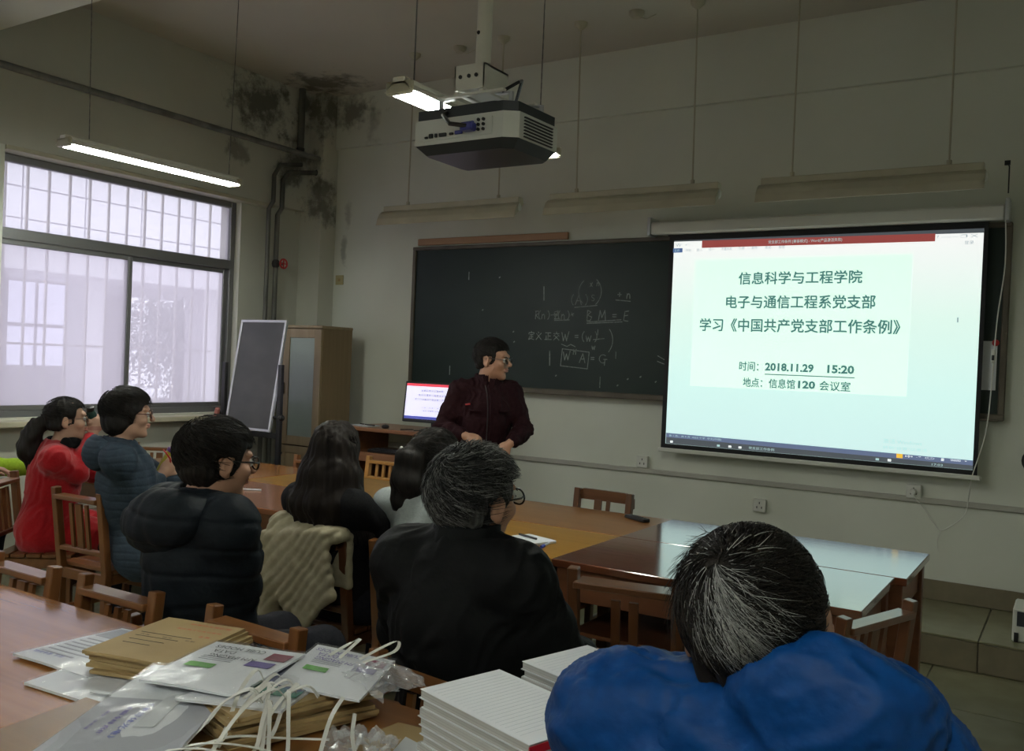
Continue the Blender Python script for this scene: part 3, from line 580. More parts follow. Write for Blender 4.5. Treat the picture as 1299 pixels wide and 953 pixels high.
# ---------------------------------------------------------------- cabinet
M['cab'] = wood('pale_cabinet_veneer', (.27, .20, .11), (.33, .25, .145), 'z', .5, .1); M['cab_s'] = wood('brown_cabinet_side', (.20, .14, .07), (.24, .17, .09), 'z', .5, .1)
M['cab_glass'] = mat('frosted_cabinet_glass', (.30, .36, .31), .25, 0, (.24, .29, .25), (2, 2, 1))
cab = thing('cabinet', 'tall wooden cabinet with a frosted glass door in the corner', 'cabinet', (-5.52, 5.66, .165))
B().span((-.22, -.17, 0), (.22, .18, .06)).span((-.22, -.17, .06), (-.20, .18, 1.56)).span((.20, -.17, .06), (.22, .18, 1.56)).span((-.2, .165, .06), (.2, .18, 1.56)).done('body', M['cab_s'], cab)
B().span((-.225, -.19, 1.56), (.225, .185, 1.585), .004).done('top', M['cab'], cab)
def door(x0, x1, z0, z1, fr, glass, y=-.19):
    b = B().span((x0, y, z0), (x0+fr, y+.02, z1), .002).span((x1-fr, y, z0), (x1, y+.02, z1), .002).span((x0+fr, y, z0), (x1-fr, y+.02, z0+fr), .002).span((x0+fr, y, z1-fr), (x1-fr, y+.02, z1), .002)
    d = b.done('door', M['cab'], cab); B().span((x0+fr, y+.008, z0+fr), (x1-fr, y+.014, z1-fr)).done('door_panel', M['cab_glass'] if glass else M['cab'], d); return d
d_ = door(-.218, .218, .58, 1.555, .075, True); B().span((-.205, -.205, 1.0), (-.185, -.19, 1.10), .003).done('handle', M['plastic_b'], d_)
d_ = door(-.218, .218, .06, .57, .06, False); B().ball((-.19, -.2, .5), .012, 8, 5).done('handle', M['plastic_b'], d_)

# ---------------------------------------------------------------- easel blackboard
es = thing('easel_board', 'small framed blackboard tilting between two black stand posts', 'easel', (-5.41, 4.85, 0))
for x in (-.31, .31): B().span((x-.02, -.015, .04), (x+.02, .015, 1.42), .003).done('post', M['plastic_b'], es); B().span((x-.02, -.27, 0), (x+.02, .27, .04), .004).done('foot', M['plastic_b'], es)
B().span((-.29, -.012, .86), (.29, .012, .90), .003).done('crossbar', M['plastic_b'], es)
pv = Matrix.Translation((0, 0, 1.02)) @ Euler((R_(-9), 0, 0)).to_matrix().to_4x4()
def tl(b, nm, m, lab=None):
    o = b.done(nm, m, es); o.data.transform(pv)
    if lab: o['label'] = lab
    return o
tl(B().span((-.235, -.02, -.10), (.235, -.005, .73)), 'blackboard', mat('grey_slate', (.055, .055, .058), .5, 0, (.085, .085, .088), (1.6, 1, 3), 1.5, 4, contrast=(.4, .75)))
for a, b in (((-.252, -.026, -.118), (.252, .0, -.098)), ((-.252, -.026, .728), (.252, 0, .748)), ((-.252, -.026, -.1), (-.233, 0, .73)), ((.233, -.026, -.1), (.252, 0, .73))): tl(B().span(a, b, .003), 'frame', M['silver'])
for x in (-.27, .27): tl(B().tube([(x-.03, 0, 0), (x+.07*(1 if x > 0 else -1), 0, 0)], .012, 8).ball((x+.06*(1 if x > 0 else -1), 0, 0), .026, 8, 6), 'knob', M['plastic_b'])
tag(B().box((-5.74, 4.80, 1.02), (.035, .03, .09), (.3, .4, .3), .01).done('board_eraser', mat('pink_felt', (.45, .17, .14), .8)), 'small pink eraser hanging on the left knob of the easel board', 'eraser')

# ---------------------------------------------------------------- computer desk
M['desk'] = wood('reddish_desk_top', (.28, .12, .06), (.34, .155, .08), 'x', .4, .2)
dk = thing('computer_desk', 'low reddish computer desk with open shelf behind the presenter', 'desk', (-4.5, 5.72, .165)); H_ = .78
B().span((-.55, -.24, H_-.03), (.50, .30, H_), .006).done('desk_top', M['desk'], dk)
for x in (-.5, .45): B().span((x-.012, -.20, 0), (x+.012, .28, H_-.03), .002).done('side_panel', M['t_side'], dk)
B().span((-.488, -.18, H_-.22), (.438, .26, H_-.20)).done('shelf', M['t_side'], dk); B().span((-.488, .26, .1), (.438, .275, H_-.2)).done('back_panel', M['t_side'], dk)
B().span((-.488, -.22, H_-.27), (.12, -.20, H_-.20), .003).done('drawer_front', M['desk'], dk); B().span((-.488, -.17, .05), (.438, .26, .07)).done('bottom_shelf', M['t_side'], dk)
kb = thing('keyboard', 'dark keyboard on the open shelf of the computer desk', 'keyboard', (-4.62, 5.62, .165+H_-.20))
B().box((0, 0, .012), (.42, .14, .018), (R_(3), 0, 0), .004).done('case', M['plastic_b'], kb)
kk = B()
for r in range(4):
    for c in range(14): kk.box((-.19+c*.029, -.045+r*.029, .024), (.023, .023, .006), (R_(3), 0, 0))
o = kk.done('keys', mat('dark_grey_keys', (.04, .04, .05), .5), kb); o['kind'] = 'stuff'
mo = thing('monitor', 'black computer monitor showing the document page on the desk', 'monitor', (-4.27, 5.66, .165+H_), R_(8))
pm = Matrix.Translation((0, 0, .22)) @ Euler((R_(-7), 0, 0)).to_matrix().to_4x4()
def ml(b, nm, m, par=None):
    o = b.done(nm, m, par or mo); o.data.transform(pm); return o
ml(B().span((-.26, -.012, -.155), (.26, .018, .165), .006).span((-.12, .018, -.1), (.12, .04, .1), .01), 'case', M['plastic_b'])
scrn = ml(B().span((-.242, -.0135, -.13), (.242, -.0125, .148)), 'screen', emit('lcd_white', (.82, .80, .98), .8))
ml(B().span((-.242, -.0145, .128), (.242, -.0137, .148)), 'title_bar', emit('lcd_red', (.65, .05, .08), 1), scrn); ml(B().span((-.242, -.0145, -.13), (.242, -.0137, -.108)), 'task_bar', emit('lcd_blue', (.06, .07, .32), 1), scrn)
M['lcd_ink'] = emit('lcd_text', (.25, .25, .35), 1)
for s, x, z, wd, h in (('信息科学与工程学院', -.11, .085, .20, .018), ('电子与通信工程系党支部', -.13, .050, .25, .018), ('学习《中国共产党支部工作条例》', -.16, .015, .31, .019), ('时间：2018.11.29 15:20', -.09, -.045, .20, .013), ('地点：信息馆 120 会议室', -.08, -.070, .18, .013)):
    t_ = text(s, scrn, (0, 0, 0), wd, .1, M['lcd_ink'], (0, 0, 0), height=h, thick=.0012); t_.data.transform(pm @ Matrix.Translation((x, -.0155, z)) @ Euler((R_(90), 0, 0)).to_matrix().to_4x4())
B().bar((0, .03, .015), (0, .02, .20), .05, .02, .003).done('neck', M['plastic_b'], mo); B().lathe([(.11, 0), (.105, .012), (.03, .018)], (0, .01, 0), 20).done('base', M['plastic_b'], mo, True)
ms = thing('computer_mouse', 'black mouse on the desk left of the monitor', 'mouse', (-4.66, 5.56, .165+H_), R_(40)); B().ball((0, 0, .014), (.032, .055, .018), 12, 8).done('shell', M['plastic_b'], ms, True); B().ball((0, .03, .032), (.003, .008, .003), 6, 4).done('wheel', M['dark_metal'], ms)
nb = thing('notepad', 'white notepad at the left end of the computer desk', 'notepad', (-4.92, 5.62, .165+H_), R_(-8)); B().span((-.10, -.07, 0), (.10, .07, .008), .001).done('pages', M['paper'], nb)
for x, y, r, lab in ((-4.95, 5.63, 70, 'black pen on the notepad at the end of the desk, nearest the cabinet'), (-4.86, 5.60, 80, 'black pen on the notepad, nearer the mouse')):
    pn = thing('pen', lab, 'pen', (x, y, .165+H_+.012), R_(r)); B().tube([(0, -.065, 0), (0, .055, 0)], .005, 8).done('barrel', M['plastic_b'], pn, True); B().tube([(0, .055, 0), (0, .07, 0)], [.005, .001], 8).done('tip', M['silver'], pn, True)
cable(tag(bpy.data.objects.new('monitor_cable', None), 'thin black cable on the desk beside the mouse', 'cable') if False else mo, [(-4.50, 5.55, .949), (-4.42, 5.60, .952), (-4.36, 5.56, .950), (-4.30, 5.62, .952), (-4.22, 5.68, .955)], .004, M['plastic_b'])

# ---------------------------------------------------------------- tables
def table(lab, x0, x1, y0, y1, m_top, m_side, group=None, z=.73, drawers=True):
    t = thing('table', lab, 'table', ((x0+x1)/2, (y0+y1)/2, 0), 0, group); a, b = (x1-x0)/2, (y1-y0)/2
    B().span((-a+.001, -b+.001, z-.03), (a-.001, b-.001, z), .003).done('table_top', m_top, t)
    for s in (-1, 1):
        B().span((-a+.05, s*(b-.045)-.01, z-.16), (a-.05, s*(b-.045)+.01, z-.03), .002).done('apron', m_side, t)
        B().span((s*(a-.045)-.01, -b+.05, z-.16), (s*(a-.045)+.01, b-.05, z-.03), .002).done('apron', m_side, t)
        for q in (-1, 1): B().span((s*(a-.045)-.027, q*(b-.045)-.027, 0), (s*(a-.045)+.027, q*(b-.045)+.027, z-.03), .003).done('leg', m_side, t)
        B().span((s*(a-.045)-.012, -b+.07, .14), (s*(a-.045)+.012, b-.07, .18), .002).done('stretcher', m_side, t)
    B().span((-a+.07, -b+.06, z-.30), (a-.07, b-.06, z-.285)).done('book_shelf', m_side, t)
    return t
for k, (x0, x1) in enumerate(((-5.50, -4.282), (-4.278, -3.014), (-3.010, -1.752))):
    for r, (y0, y1) in enumerate(((3.16, 3.785), (3.789, (4.47, 4.43, 4.40)[k]))):
        tm = [[M['t_orange'], M['t_orange']], [M['t_red'], M['t_yellow']], [M['t_yellow'], M['t_brown']]][k][r]
        table([['orange table at the left end of the near row, under the papers', 'orange table at the left end of the far row, before the easel'], ['reddish brown table in the near row between the women in front', 'yellow table in the far row before the computer desk'], ['yellow table in the near row with the notepad and pen on it', 'brown table in the far row with the black remote control']][k][r], x0, x1, y0, y1, tm, M['t_side'])
table('dark lacquered table reflecting the screen, far row, right end', -1.748, -.533, 3.762, 4.385, M['t_gloss'], M['t_gside'], z=.735)
table('dark lacquered table reflecting the screen, near row, behind the head of the man in blue', -1.748, -.575, 3.13, 3.758, M['t_gloss'], M['t_gside'], z=.735)
table('orange table in the left foreground under the envelopes', -3.00, -1.765, .98, 1.59, M['t_orange'], M['t_side']); table('brown table in the right foreground under the books', -1.76, -.60, .98, 1.59, M['t_brown'], M['t_side'])
table('orange table at the bottom left edge nearest the viewer', -3.00, -1.765, .35, .976, M['t_orange'], M['t_side']); table('brown table at the bottom edge, under the loose papers', -1.76, -.60, .35, .976, M['t_brown'], M['t_side'])

# ---------------------------------------------------------------- chairs (seat front towards +y, back at y = 0)
def chair(lab, loc, rz, mz, mx, splats='cluster', w_=.37, h_=.80, rail=.065, proud=.012):
    t = thing('wooden_chair', lab, 'chair', loc, rz); a = w_/2; back = lambda z: -.05*max(0, (z-.42))/.42
    for s in (-1, 1):
        b = B(); b.bar((s*(a-.018), 0, 0), (s*(a-.018), 0, .42), .036, .036, .003, (0, 1, 0)); b.bar((s*(a-.018), 0, .41), (s*(a-.018), back(h_), h_), .036, .036, .003, (0, 1, 0)); b.done('leg', mz, t)
        B().bar((s*(a-.018), .38, 0), (s*(a-.018), .38, .40), .036, .036, .003, (0, 1, 0)).done('leg', mz, t)
        B().span((s*(a-.018)-.01, .02, .17), (s*(a-.018)+.01, .365, .20), .002).done('stretcher', mx, t)
        B().span((s*(a-.018)-.01, .02, .345), (s*(a-.018)+.01, .365, .395), .002).done('seat_rail', mx, t)
    B().span((-a+.03, .37, .345), (a-.03, .39, .395), .002).done('seat_rail', mx, t); B().span((-a+.03, -.01, .345), (a-.03, .01, .395), .002).done('seat_rail', mx, t)
    B().span((-a+.03, .36, .24), (a-.03, .38, .27), .002).done('stretcher', mx, t)
    for k in range(5): B().span((-a-.005, .022+k*.077, .40), (a+.005, .022+k*.077+.070, .42), .003).done('seat_slat', mx, t)
    zt = h_-proud
    def rl(z0, z1, d=.022): B().bar((-a+.03, back((z0+z1)/2), (z0+z1)/2), (a-.03, back((z0+z1)/2), (z0+z1)/2), d, z1-z0, .003, (0, 1, 0)).done('back_rail', mx, t)
    if splats == 'arch':
        P = [(-a+.0, h_-.085), (-a+.0, h_-.03), (-a+.05, h_), (a-.05, h_), (a-.0, h_-.03), (a-.0, h_-.085), (a-.04, h_-.06), (-a+.04, h_-.06)]
        B().prism(P, .024, Matrix(((1, 0, 0, 0), (0, 0, -1, back(h_)-.0), (0, 1, 0, 0), (0, 0, 0, 1)))).done('back_rail', mx, t); rl(.50, .535)
        xs = ((-.035, .022), (.03, .045))
        z1 = h_-.06
    elif splats == 'mid':
        rl(zt-rail*.8, zt); rl(zt-.165, zt-.115); rl(.50, .54); xs = ((-.09, .02), (-.03, .02), (.03, .02), (.09, .02)); z1 = zt-rail*.7
    else:
        rl(zt-rail, zt); rl(.48, .515); z1 = zt-rail; xs = ((-.062, .022), (-.005, .045), (.052, .022)) if splats == 'cluster' else ((-.05, .02), (-.005, .02), (.04, .02)) if splats == 'thin' else ((-.03, .03), (.03, .03))
    for x, sw_ in xs: B().bar((x, back(.5), .50), (x, back(z1), z1+.005), .012, sw_, .0, (1, 0, 0)).done('splat', mz, t)
    return t
O_, D_, Y_ = (M['ch_z'], M['ch_x']), (M['chd_z'], M['chd_x']), (M['chy_z'], M['chy_x'])
chair('wooden chair at the left edge under the woman in red', (-4.80, 2.66, 0), R_(-52), *O_)
chair('wooden chair with vertical splats under the woman in the grey-blue jacket', (-4.11, 2.66, 0), R_(4), *O_)
chair('wooden chair at the bottom left edge, pushed up to the foreground table', (-2.89, 1.62, 0), R_(180), *O_, 'cluster')
chair('wooden chair facing the foreground table in front of the man in the dark hooded coat', (-2.40, 1.63, 0), R_(181), *O_, 'thin')
chair('wooden chair behind the envelope pile, its left post and top rail showing', (-1.84, 1.645, 0), R_(178), *O_, 'thin')
chair('wooden chair between the plastic bag and the stack of notebooks', (-1.245, 1.62, 0), R_(173), *O_, 'thin')
chair('wooden chair with the beige jacket over its back', (-2.58, 2.70, 0), R_(0), *D_, 'cluster')
chair('wooden chair under the woman in white, its left post lit yellowish', (-2.12, 2.74, 0), R_(2), *O_, 'cluster')
chair('dark wooden chair with a broad top rail and two splats at the lacquered table', (-1.235, 2.74, 0), R_(10), *D_, 'two', .385, .835, .10, .0)
chair('dark wooden chair turned sideways at the right end of the lacquered table', (-.535, 2.96, 0), R_(71), *D_, 'cluster', .42, .80, .06)
chair('wooden chair with a chamfered top rail on the far side of the tables', (-2.27, 4.60, 0), R_(178), *D_, 'arch')
chair('yellow wooden chair with a double back rail in front of the computer desk', (-4.115, 4.91, 0), R_(180), *Y_, 'mid', .38)
chair('orange wooden chair at the far left behind the table, by the window', (-5.78, 4.30, 0), R_(215), *O_, 'cluster', .37)
chair('orange wooden chair at the far table, mostly hidden by the long-haired woman', (-4.47, 4.55, 0), R_(180), *O_, 'cluster')
chair('wooden chair under the man in the dark hooded coat', (-2.39, 1.83, 0), R_(-12), *O_, h_=.64)
chair('wooden chair under the grey-haired man', (-1.35, 1.81, 0), R_(4), *O_, h_=.66)
chair('wooden chair under the man in blue', (-.31, 1.0, 0), R_(8), *O_, h_=.70)
# ================================================================ people: smooth fields turned into one surface
def rotm(yaw=0, pitch=0, roll=0): return np.array((Euler((R_(pitch), R_(roll), R_(yaw)), 'ZYX' if False else 'XYZ')).to_matrix())
class Field:
    def __init__(s, lo, hi, h):
        s.h = h; s.lo = np.array(lo, np.float32); s.n = np.ceil((np.array(hi)-s.lo)/h).astype(int)+1
        s.v = np.full(s.n, .1, np.float32)
        s.ax = [s.lo[i]+h*np.arange(s.n[i], dtype=np.float32) for i in range(3)]
    def op(s, fn, lo, hi, k=.01, mode='u'):
        m = k+3*s.h; a = np.clip(((np.array(lo)-m-s.lo)/s.h).astype(int), 0, s.n); b = np.clip(((np.array(hi)+m-s.lo)/s.h).astype(int)+2, 0, s.n)
        if np.any(b-a < 1): return s
        x = s.ax[0][a[0]:b[0]][:, None, None]; y = s.ax[1][a[1]:b[1]][None, :, None]; z = s.ax[2][a[2]:b[2]][None, None, :]
        d = fn(x, y, z); v = s.v[a[0]:b[0], a[1]:b[1], a[2]:b[2]]; k = max(k, 1e-5)
        if mode == 'u': t = np.maximum(k-np.abs(v-d), 0)/k; r = np.minimum(v, d)-t*t*k*.25
        elif mode == 's': t = np.maximum(k-np.abs(v+d), 0)/k; r = np.maximum(v, -d)+t*t*k*.25
        else: r = np.maximum(v, d)
        s.v[a[0]:b[0], a[1]:b[1], a[2]:b[2]] = r; return s
    def rc(s, a, b, ra, rb, k=.02, mode='u'):
        a, b = np.array(a, float), np.array(b, float); ba = b-a; q = ba@ba+1e-9; r = max(ra, rb)
        def fn(x, y, z):
            t = np.clip(((x-a[0])*ba[0]+(y-a[1])*ba[1]+(z-a[2])*ba[2])/q, 0, 1)
            return np.sqrt((x-a[0]-t*ba[0])**2+(y-a[1]-t*ba[1])**2+(z-a[2]-t*ba[2])**2)-(ra+(rb-ra)*t)
        return s.op(fn, np.minimum(a, b)-r, np.maximum(a, b)+r, k, mode)
    def chain(s, pts, rs, k=.02, mode='u'):
        for i in range(len(pts)-1): s.rc(pts[i], pts[i+1], rs[i], rs[i+1], k, mode)
        return s
    def ell(s, c, r, R=None, k=.02, mode='u'):
        c = np.array(c, float); r = np.array(r, float); m = r.max()*1.0
        ext = (np.abs(np.array(R)) @ r) if R is not None else r
        def fn(x, y, z):
            X, Y, Z = x-c[0], y-c[1], z-c[2]
            if R is not None: X, Y, Z = (R[0][0]*X+R[1][0]*Y+R[2][0]*Z, R[0][1]*X+R[1][1]*Y+R[2][1]*Z, R[0][2]*X+R[1][2]*Y+R[2][2]*Z)
            k0 = np.sqrt((X/r[0])**2+(Y/r[1])**2+(Z/r[2])**2)+1e-6; k1 = np.sqrt((X/r[0]**2)**2+(Y/r[1]**2)**2+(Z/r[2]**2)**2)+1e-6
            return k0*(k0-1)/k1
        return s.op(fn, c-ext, c+ext, k, mode)
    def bx(s, c, hf, R=None, rd=.01, k=.01, mode='u'):
        c = np.array(c, float); hf = np.array(hf, float); ext = (np.abs(np.array(R)) @ hf) if R is not None else hf
        def fn(x, y, z):
            X, Y, Z = x-c[0], y-c[1], z-c[2]
            if R is not None: X, Y, Z = (R[0][0]*X+R[1][0]*Y+R[2][0]*Z, R[0][1]*X+R[1][1]*Y+R[2][1]*Z, R[0][2]*X+R[1][2]*Y+R[2][2]*Z)
            qx, qy, qz = np.abs(X)-hf[0]+rd, np.abs(Y)-hf[1]+rd, np.abs(Z)-hf[2]+rd
            return np.sqrt(np.maximum(qx, 0)**2+np.maximum(qy, 0)**2+np.maximum(qz, 0)**2)+np.minimum(np.maximum(qx, np.maximum(qy, qz)), 0)-rd
        return s.op(fn, c-ext, c+ext, k, mode)
    def mesh(s):
        v = s.v; n = s.n; ins = v < 0
        cells = (n[0]-1, n[1]-1, n[2]-1); cnt = np.zeros(cells, np.int8)
        acc = None
        cs = [(i, j, k) for i in (0, 1) for j in (0, 1) for k in (0, 1)]
        sub = lambda A, c: A[c[0]:c[0]+cells[0], c[1]:c[1]+cells[1], c[2]:c[2]+cells[2]]
        for c in cs: cnt += sub(ins, c)
        act = np.argwhere((cnt > 0) & (cnt < 8)); idx = np.full(cells, -1, np.int64); idx[act[:, 0], act[:, 1], act[:, 2]] = np.arange(len(act))
        val = {c: v[act[:, 0]+c[0], act[:, 1]+c[1], act[:, 2]+c[2]] for c in cs}
        P = np.zeros((len(act), 3), np.float32); W_ = np.zeros(len(act), np.float32)
        for a in cs:
            for ax in range(3):
                if a[ax]: continue
                b = list(a); b[ax] = 1; b = tuple(b); va, vb = val[a], val[b]; m = (va < 0) != (vb < 0)
                t = np.where(m, va/np.where(m, va-vb, 1), 0); q = np.array(a, np.float32)[None, :]+np.zeros((len(act), 3), np.float32); q[:, ax] += t
                P += q*m[:, None]; W_ += m
        P = s.lo+s.h*(act+P/np.maximum(W_, 1)[:, None])
        F = []
        for ax in range(3):
            o1, o2 = [(1, 2), (2, 0), (0, 1)][ax]; A = [slice(None)]*3; Bs = [slice(None)]*3; A[ax] = slice(0, n[ax]-1); Bs[ax] = slice(1, n[ax])
            ia, ib = ins[tuple(A)], ins[tuple(Bs)]; e = np.argwhere(ia != ib)
            e = e[(e[:, o1] > 0) & (e[:, o2] > 0) & (e[:, o1] < n[o1]-1) & (e[:, o2] < n[o2]-1)]
            fl_ = ia[e[:, 0], e[:, 1], e[:, 2]]
            def g(d1, d2):
                q = e.copy(); q[:, o1] -= d1; q[:, o2] -= d2; return idx[q[:, 0], q[:, 1], q[:, 2]]
            Q = np.stack([g(1, 1), g(0, 1), g(0, 0), g(1, 0)], 1); Q[~fl_] = Q[~fl_][:, ::-1]; F.append(Q)
        F = np.concatenate(F); F = F[(F >= 0).all(1)]
        return P, F
def normals(P, F):
    nf = np.cross(P[F[:, 2]]-P[F[:, 0]], P[F[:, 3]]-P[F[:, 1]]); nv = np.zeros_like(P)
    for k in range(4): np.add.at(nv, F[:, k], nf)
    return nv/(np.linalg.norm(nv, axis=1)[:, None]+1e-9)
def wob(P, f, seed, n=7):
    r = np.random.RandomState(seed); o = np.zeros(len(P))
    for i in range(n):
        k = r.randn(3)*f; o += np.sin(P@k+r.rand()*6.28)
    return o/math.sqrt(n)
def folds(P, f, seed, dirn=(0, 0, 1), an=.35):
    """crease like noise, stretched along dirn"""
    d = np.array(dirn, float); d /= np.linalg.norm(d); Q = P-np.outer(P@d, d)*(1-an)
    a = wob(Q+.02*np.stack([wob(P, f*.6, seed+1), wob(P, f*.6, seed+2), wob(P, f*.6, seed+3)], 1), f, seed)
    return 1-np.abs(a)*1.1
def sdf_obj(name, fld, m, parent, disp=None, face_mat=None, W=False):
    P, F = fld.mesh()
    if disp is not None:
        nv = normals(P, F); P = P+nv*np.asarray(disp(P, nv), np.float32)[:, None]
    mi = None
    if face_mat is not None: mi = face_mat(P[F].mean(1))
    return mesh_obj(name, P, F, m, parent, True, W, mi)

class Head:
    """head frame: origin mid-head, +y face, +z up; placed in the person's frame"""
    def __init__(s, c, R, k): s.c, s.R, s.k = np.array(c, float), np.array(R, float), k
    def p(s, v): return s.c+s.R@(np.array(v, float)*s.k)
    def inv(s, P): return ((P-s.c)@s.R)/s.k
def add_head(f, H, female=False, ears=True, eo=1):
    k = H.k; E = lambda c, r, kk=.02, mode='u', R=None: f.ell(H.p(c), np.array(r)*k, H.R if R is None else H.R@R, kk*k, mode)
    E((0, -.012, .03), (.072, .092, .084)); j = .052 if female else .057
    E((0, .022, -.045), (j, .060, .066), .03); E((0, .066, -.094), (.018, .018, .016), .025)
    for s in (-1, 1): E((s*.038, .058, -.022), (.024, .026, .024), .02); E((s*.042, .0, -.06), (.016, .03, .03), .02)
    E((0, .078, .030), (.050, .014, .014), .015)
    for s in (-1, 1): E((s*.031, .098, .008), (.017, .014, .011), .012, 's'); E((s*.031, .079, .005), (.013, .012, .012), .003)
    f.rc(H.p((0, .086, .018)), H.p((0, .108, -.018)), .007*k, .011*k, .012*k); f.ell(H.p((0, .104, -.022)), np.array((.017, .012, .009))*k, H.R, .008*k)
    E((0, .088, -.045), (.022, .010, .006), .006); E((0, .086, -.057), (.020, .011, .007), .006); E((0, .100, -.0505), (.022, .008, .0018), .003, 's')
    if ears:
        for s in (-1, 1):
            Re = np.array(Euler((R_(-12), 0, R_(s*-18))).to_matrix())
            E((s*.079*eo, -.012, -.004), (.009, .019, .032), .006, 'u', Re); E((s*.088*eo, -.008, .0), (.006, .011, .020), .005, 's', Re); E((s*.078, -.006, -.03), (.008, .010, .011), .006)
def hand(f, wr, fd, nd, thumb, k=1., curl=25, spread=1.):
    """wr wrist, fd finger direction, nd back-of-hand normal, thumb +1/-1 side"""
    wr, fd, nd = [np.array(v, float) for v in (wr, fd, nd)]; fd /= np.linalg.norm(fd); nd -= fd*(nd@fd); nd /= np.linalg.norm(nd); sd = np.cross(fd, nd)*thumb
    T_ = lambda v: wr+(sd*v[0]+fd*v[1]+nd*v[2])*k
    Rm = np.stack([sd, fd, nd], 1)
    f.ell(T_((.0, .045, 0)), np.array((.040, .050, .015))*k, Rm, .012); f.rc(T_((0, -.02, 0)), T_((0, .02, 0)), .024*k, .022*k, .015)
    for x, L, r in ((.028, .070, .0088), (.009, .078, .0090), (-.011, .073, .0086), (-.029, .058, .0078)):
        p = np.array((x, .080-abs(x-.005)*.25, 0.)); a = 0; pts = [T_(p)]
        for sg in (.45, .30, .25):
            a -= R_(curl); p = p+np.array((x*.12*spread, math.cos(a), math.sin(a)))*L*sg; pts.append(T_(p))
        f.chain(pts, [r*k*1.05, r*k, r*k*.93, r*k*.8], .004)
    f.chain([T_((.024, .018, -.004)), T_((.048, .042, -.014)), T_((.052, .068, -.026)), T_((.044, .088, -.036))], [.014*k, .011*k, .0098*k, .008*k], .006)

def bump_mat(name, c1, c2, sc_, rough=.8, bump=.35, sheen=0, bs=None, spec=.12): return mat(name, c1, rough, 0, c2, (sc_,)*3, 1, 5, bump, (bs or sc_*2,)*3, 0, spec, sheen=sheen, bdist=.004)
M['hair'] = mat('black_hair', (.007, .006, .005), .6, 0, (.018, .014, .012), (60, 60, 8), 1, 4, .5, (160, 160, 16), 0, .2, bdist=.003)
M['hair_br'] = mat('dark_brown_hair', (.009, .006, .005), .62, 0, (.013, .009, .0065), (60, 60, 6), 1, 4, .5, (160, 160, 10), 0, .15, bdist=.003)
M['hair_grey'] = mat('salt_and_pepper_hair', (.020, .020, .019), .5, 0, (.11, .11, .105), (90, 90, 14), 1, 6, .7, (180, 180, 20), 0, .3, contrast=(.4, .75), bdist=.004)
def strand_mat(name, cols, rough=.55):
    m, nt, b = new_mat(name); b.inputs['Roughness'].default_value = rough; b.inputs['Specular IOR Level'].default_value = .2; g = N(nt, 'ShaderNodeNewGeometry'); r = N(nt, 'ShaderNodeValToRGB'); r.color_ramp.interpolation = 'CONSTANT'
    nt.links.new(g.outputs['Random Per Island'], r.inputs[0]); nt.links.new(r.outputs[0], b.inputs['Base Color']); e = r.color_ramp.elements
    e[0].color = (*cols[0][1], 1); e[1].position = cols[1][0]; e[1].color = (*cols[1][1], 1)
    for p, c in cols[2:]: q = e.new(p); q.color = (*c, 1)
    return m
M['st_black'] = strand_mat('black_strands', [(0, (.008, .007, .006)), (.6, (.022, .017, .014))]); M['st_grey'] = strand_mat('mixed_grey_strands', [(0, (.012, .012, .012)), (.45, (.05, .05, .05)), (.68, (.14, .14, .135)), (.9, (.28, .28, .27))])
M['st_white'] = strand_mat('white_strands', [(0, (.03, .03, .03)), (.3, (.16, .16, .155)), (.6, (.32, .32, .31))])
def ribbons(name, lines, wd, m, parent):
    V, F = [], []
    for ln in lines:
        ln = np.asarray(ln); n = len(ln); t = np.gradient(ln, axis=0); t /= np.linalg.norm(t, axis=1)[:, None]+1e-9; a = np.array((.3, .5, .8)); s1 = np.cross(t, a); s1 /= np.linalg.norm(s1, axis=1)[:, None]+1e-9
        s2 = np.cross(t, s1); b0 = len(V)
        for i in range(n):
            w_ = wd*(1-.75*i/(n-1))
            for k in range(3): an = 2.094*k; V.append(ln[i]+(s1[i]*math.cos(an)+s2[i]*math.sin(an))*w_)
        for i in range(n-1):
            for k in range(3): F.append((b0+i*3+k, b0+i*3+(k+1) % 3, b0+(i+1)*3+(k+1) % 3, b0+(i+1)*3+k))
    o = mesh_obj(name, np.array(V), np.array(F), m, parent, True); o['kind'] = 'stuff'; return o
def scalp_strands(name, H, parent, m, n, whorl=(.0, -.55, .8), c=(0, -.018, .036), r=(.083, .105, .091), pol=(0, 2.1), ln=(.25, .55), keep=None, off=(.0, .008), swirl=.6, wd=.0011, seed=3, lift=0, azr=(0, 6.283)):
    rs = np.random.RandomState(seed); wv = np.array(whorl, float); wv /= np.linalg.norm(wv); u = np.cross(wv, (1, 0, 0)); u /= np.linalg.norm(u); v = np.cross(wv, u); out = []
    for i in range(n):
        p0 = pol[0]+(pol[1]-pol[0])*math.sqrt(rs.rand()); az = azr[0]+rs.rand()*(azr[1]-azr[0]); L = ln[0]+rs.rand()*(ln[1]-ln[0]); o0 = off[0]+rs.rand()*(off[1]-off[0]); pts = []; sw = swirl*(1+.4*rs.randn())
        dz = .10*rs.randn()
        for j in range(5):
            a = p0+L*j/4; zz = az+sw*(j/4)*L/max(.35, math.sin(min(a, 3.0)))+dz*j/4; d = wv*math.cos(a)+(u*math.cos(zz)+v*math.sin(zz))*math.sin(a)
            q = np.array(c)+np.array(r)*d*(1+(o0+lift*(j/4)**2)/.09); pts.append(q)
        if keep is not None and not (keep(pts[0]) and keep(pts[-1])): continue
        out.append([H.p(q) for q in pts])
    if out: ribbons(name, out, wd*H.k, m, parent)
short_keep = lambda q: not (q[1] > .035 and q[2] < .058) and q[2] > -.062 and not (abs(q[0]) > .07 and -.044 < q[1] < .02 and q[2] < .028)
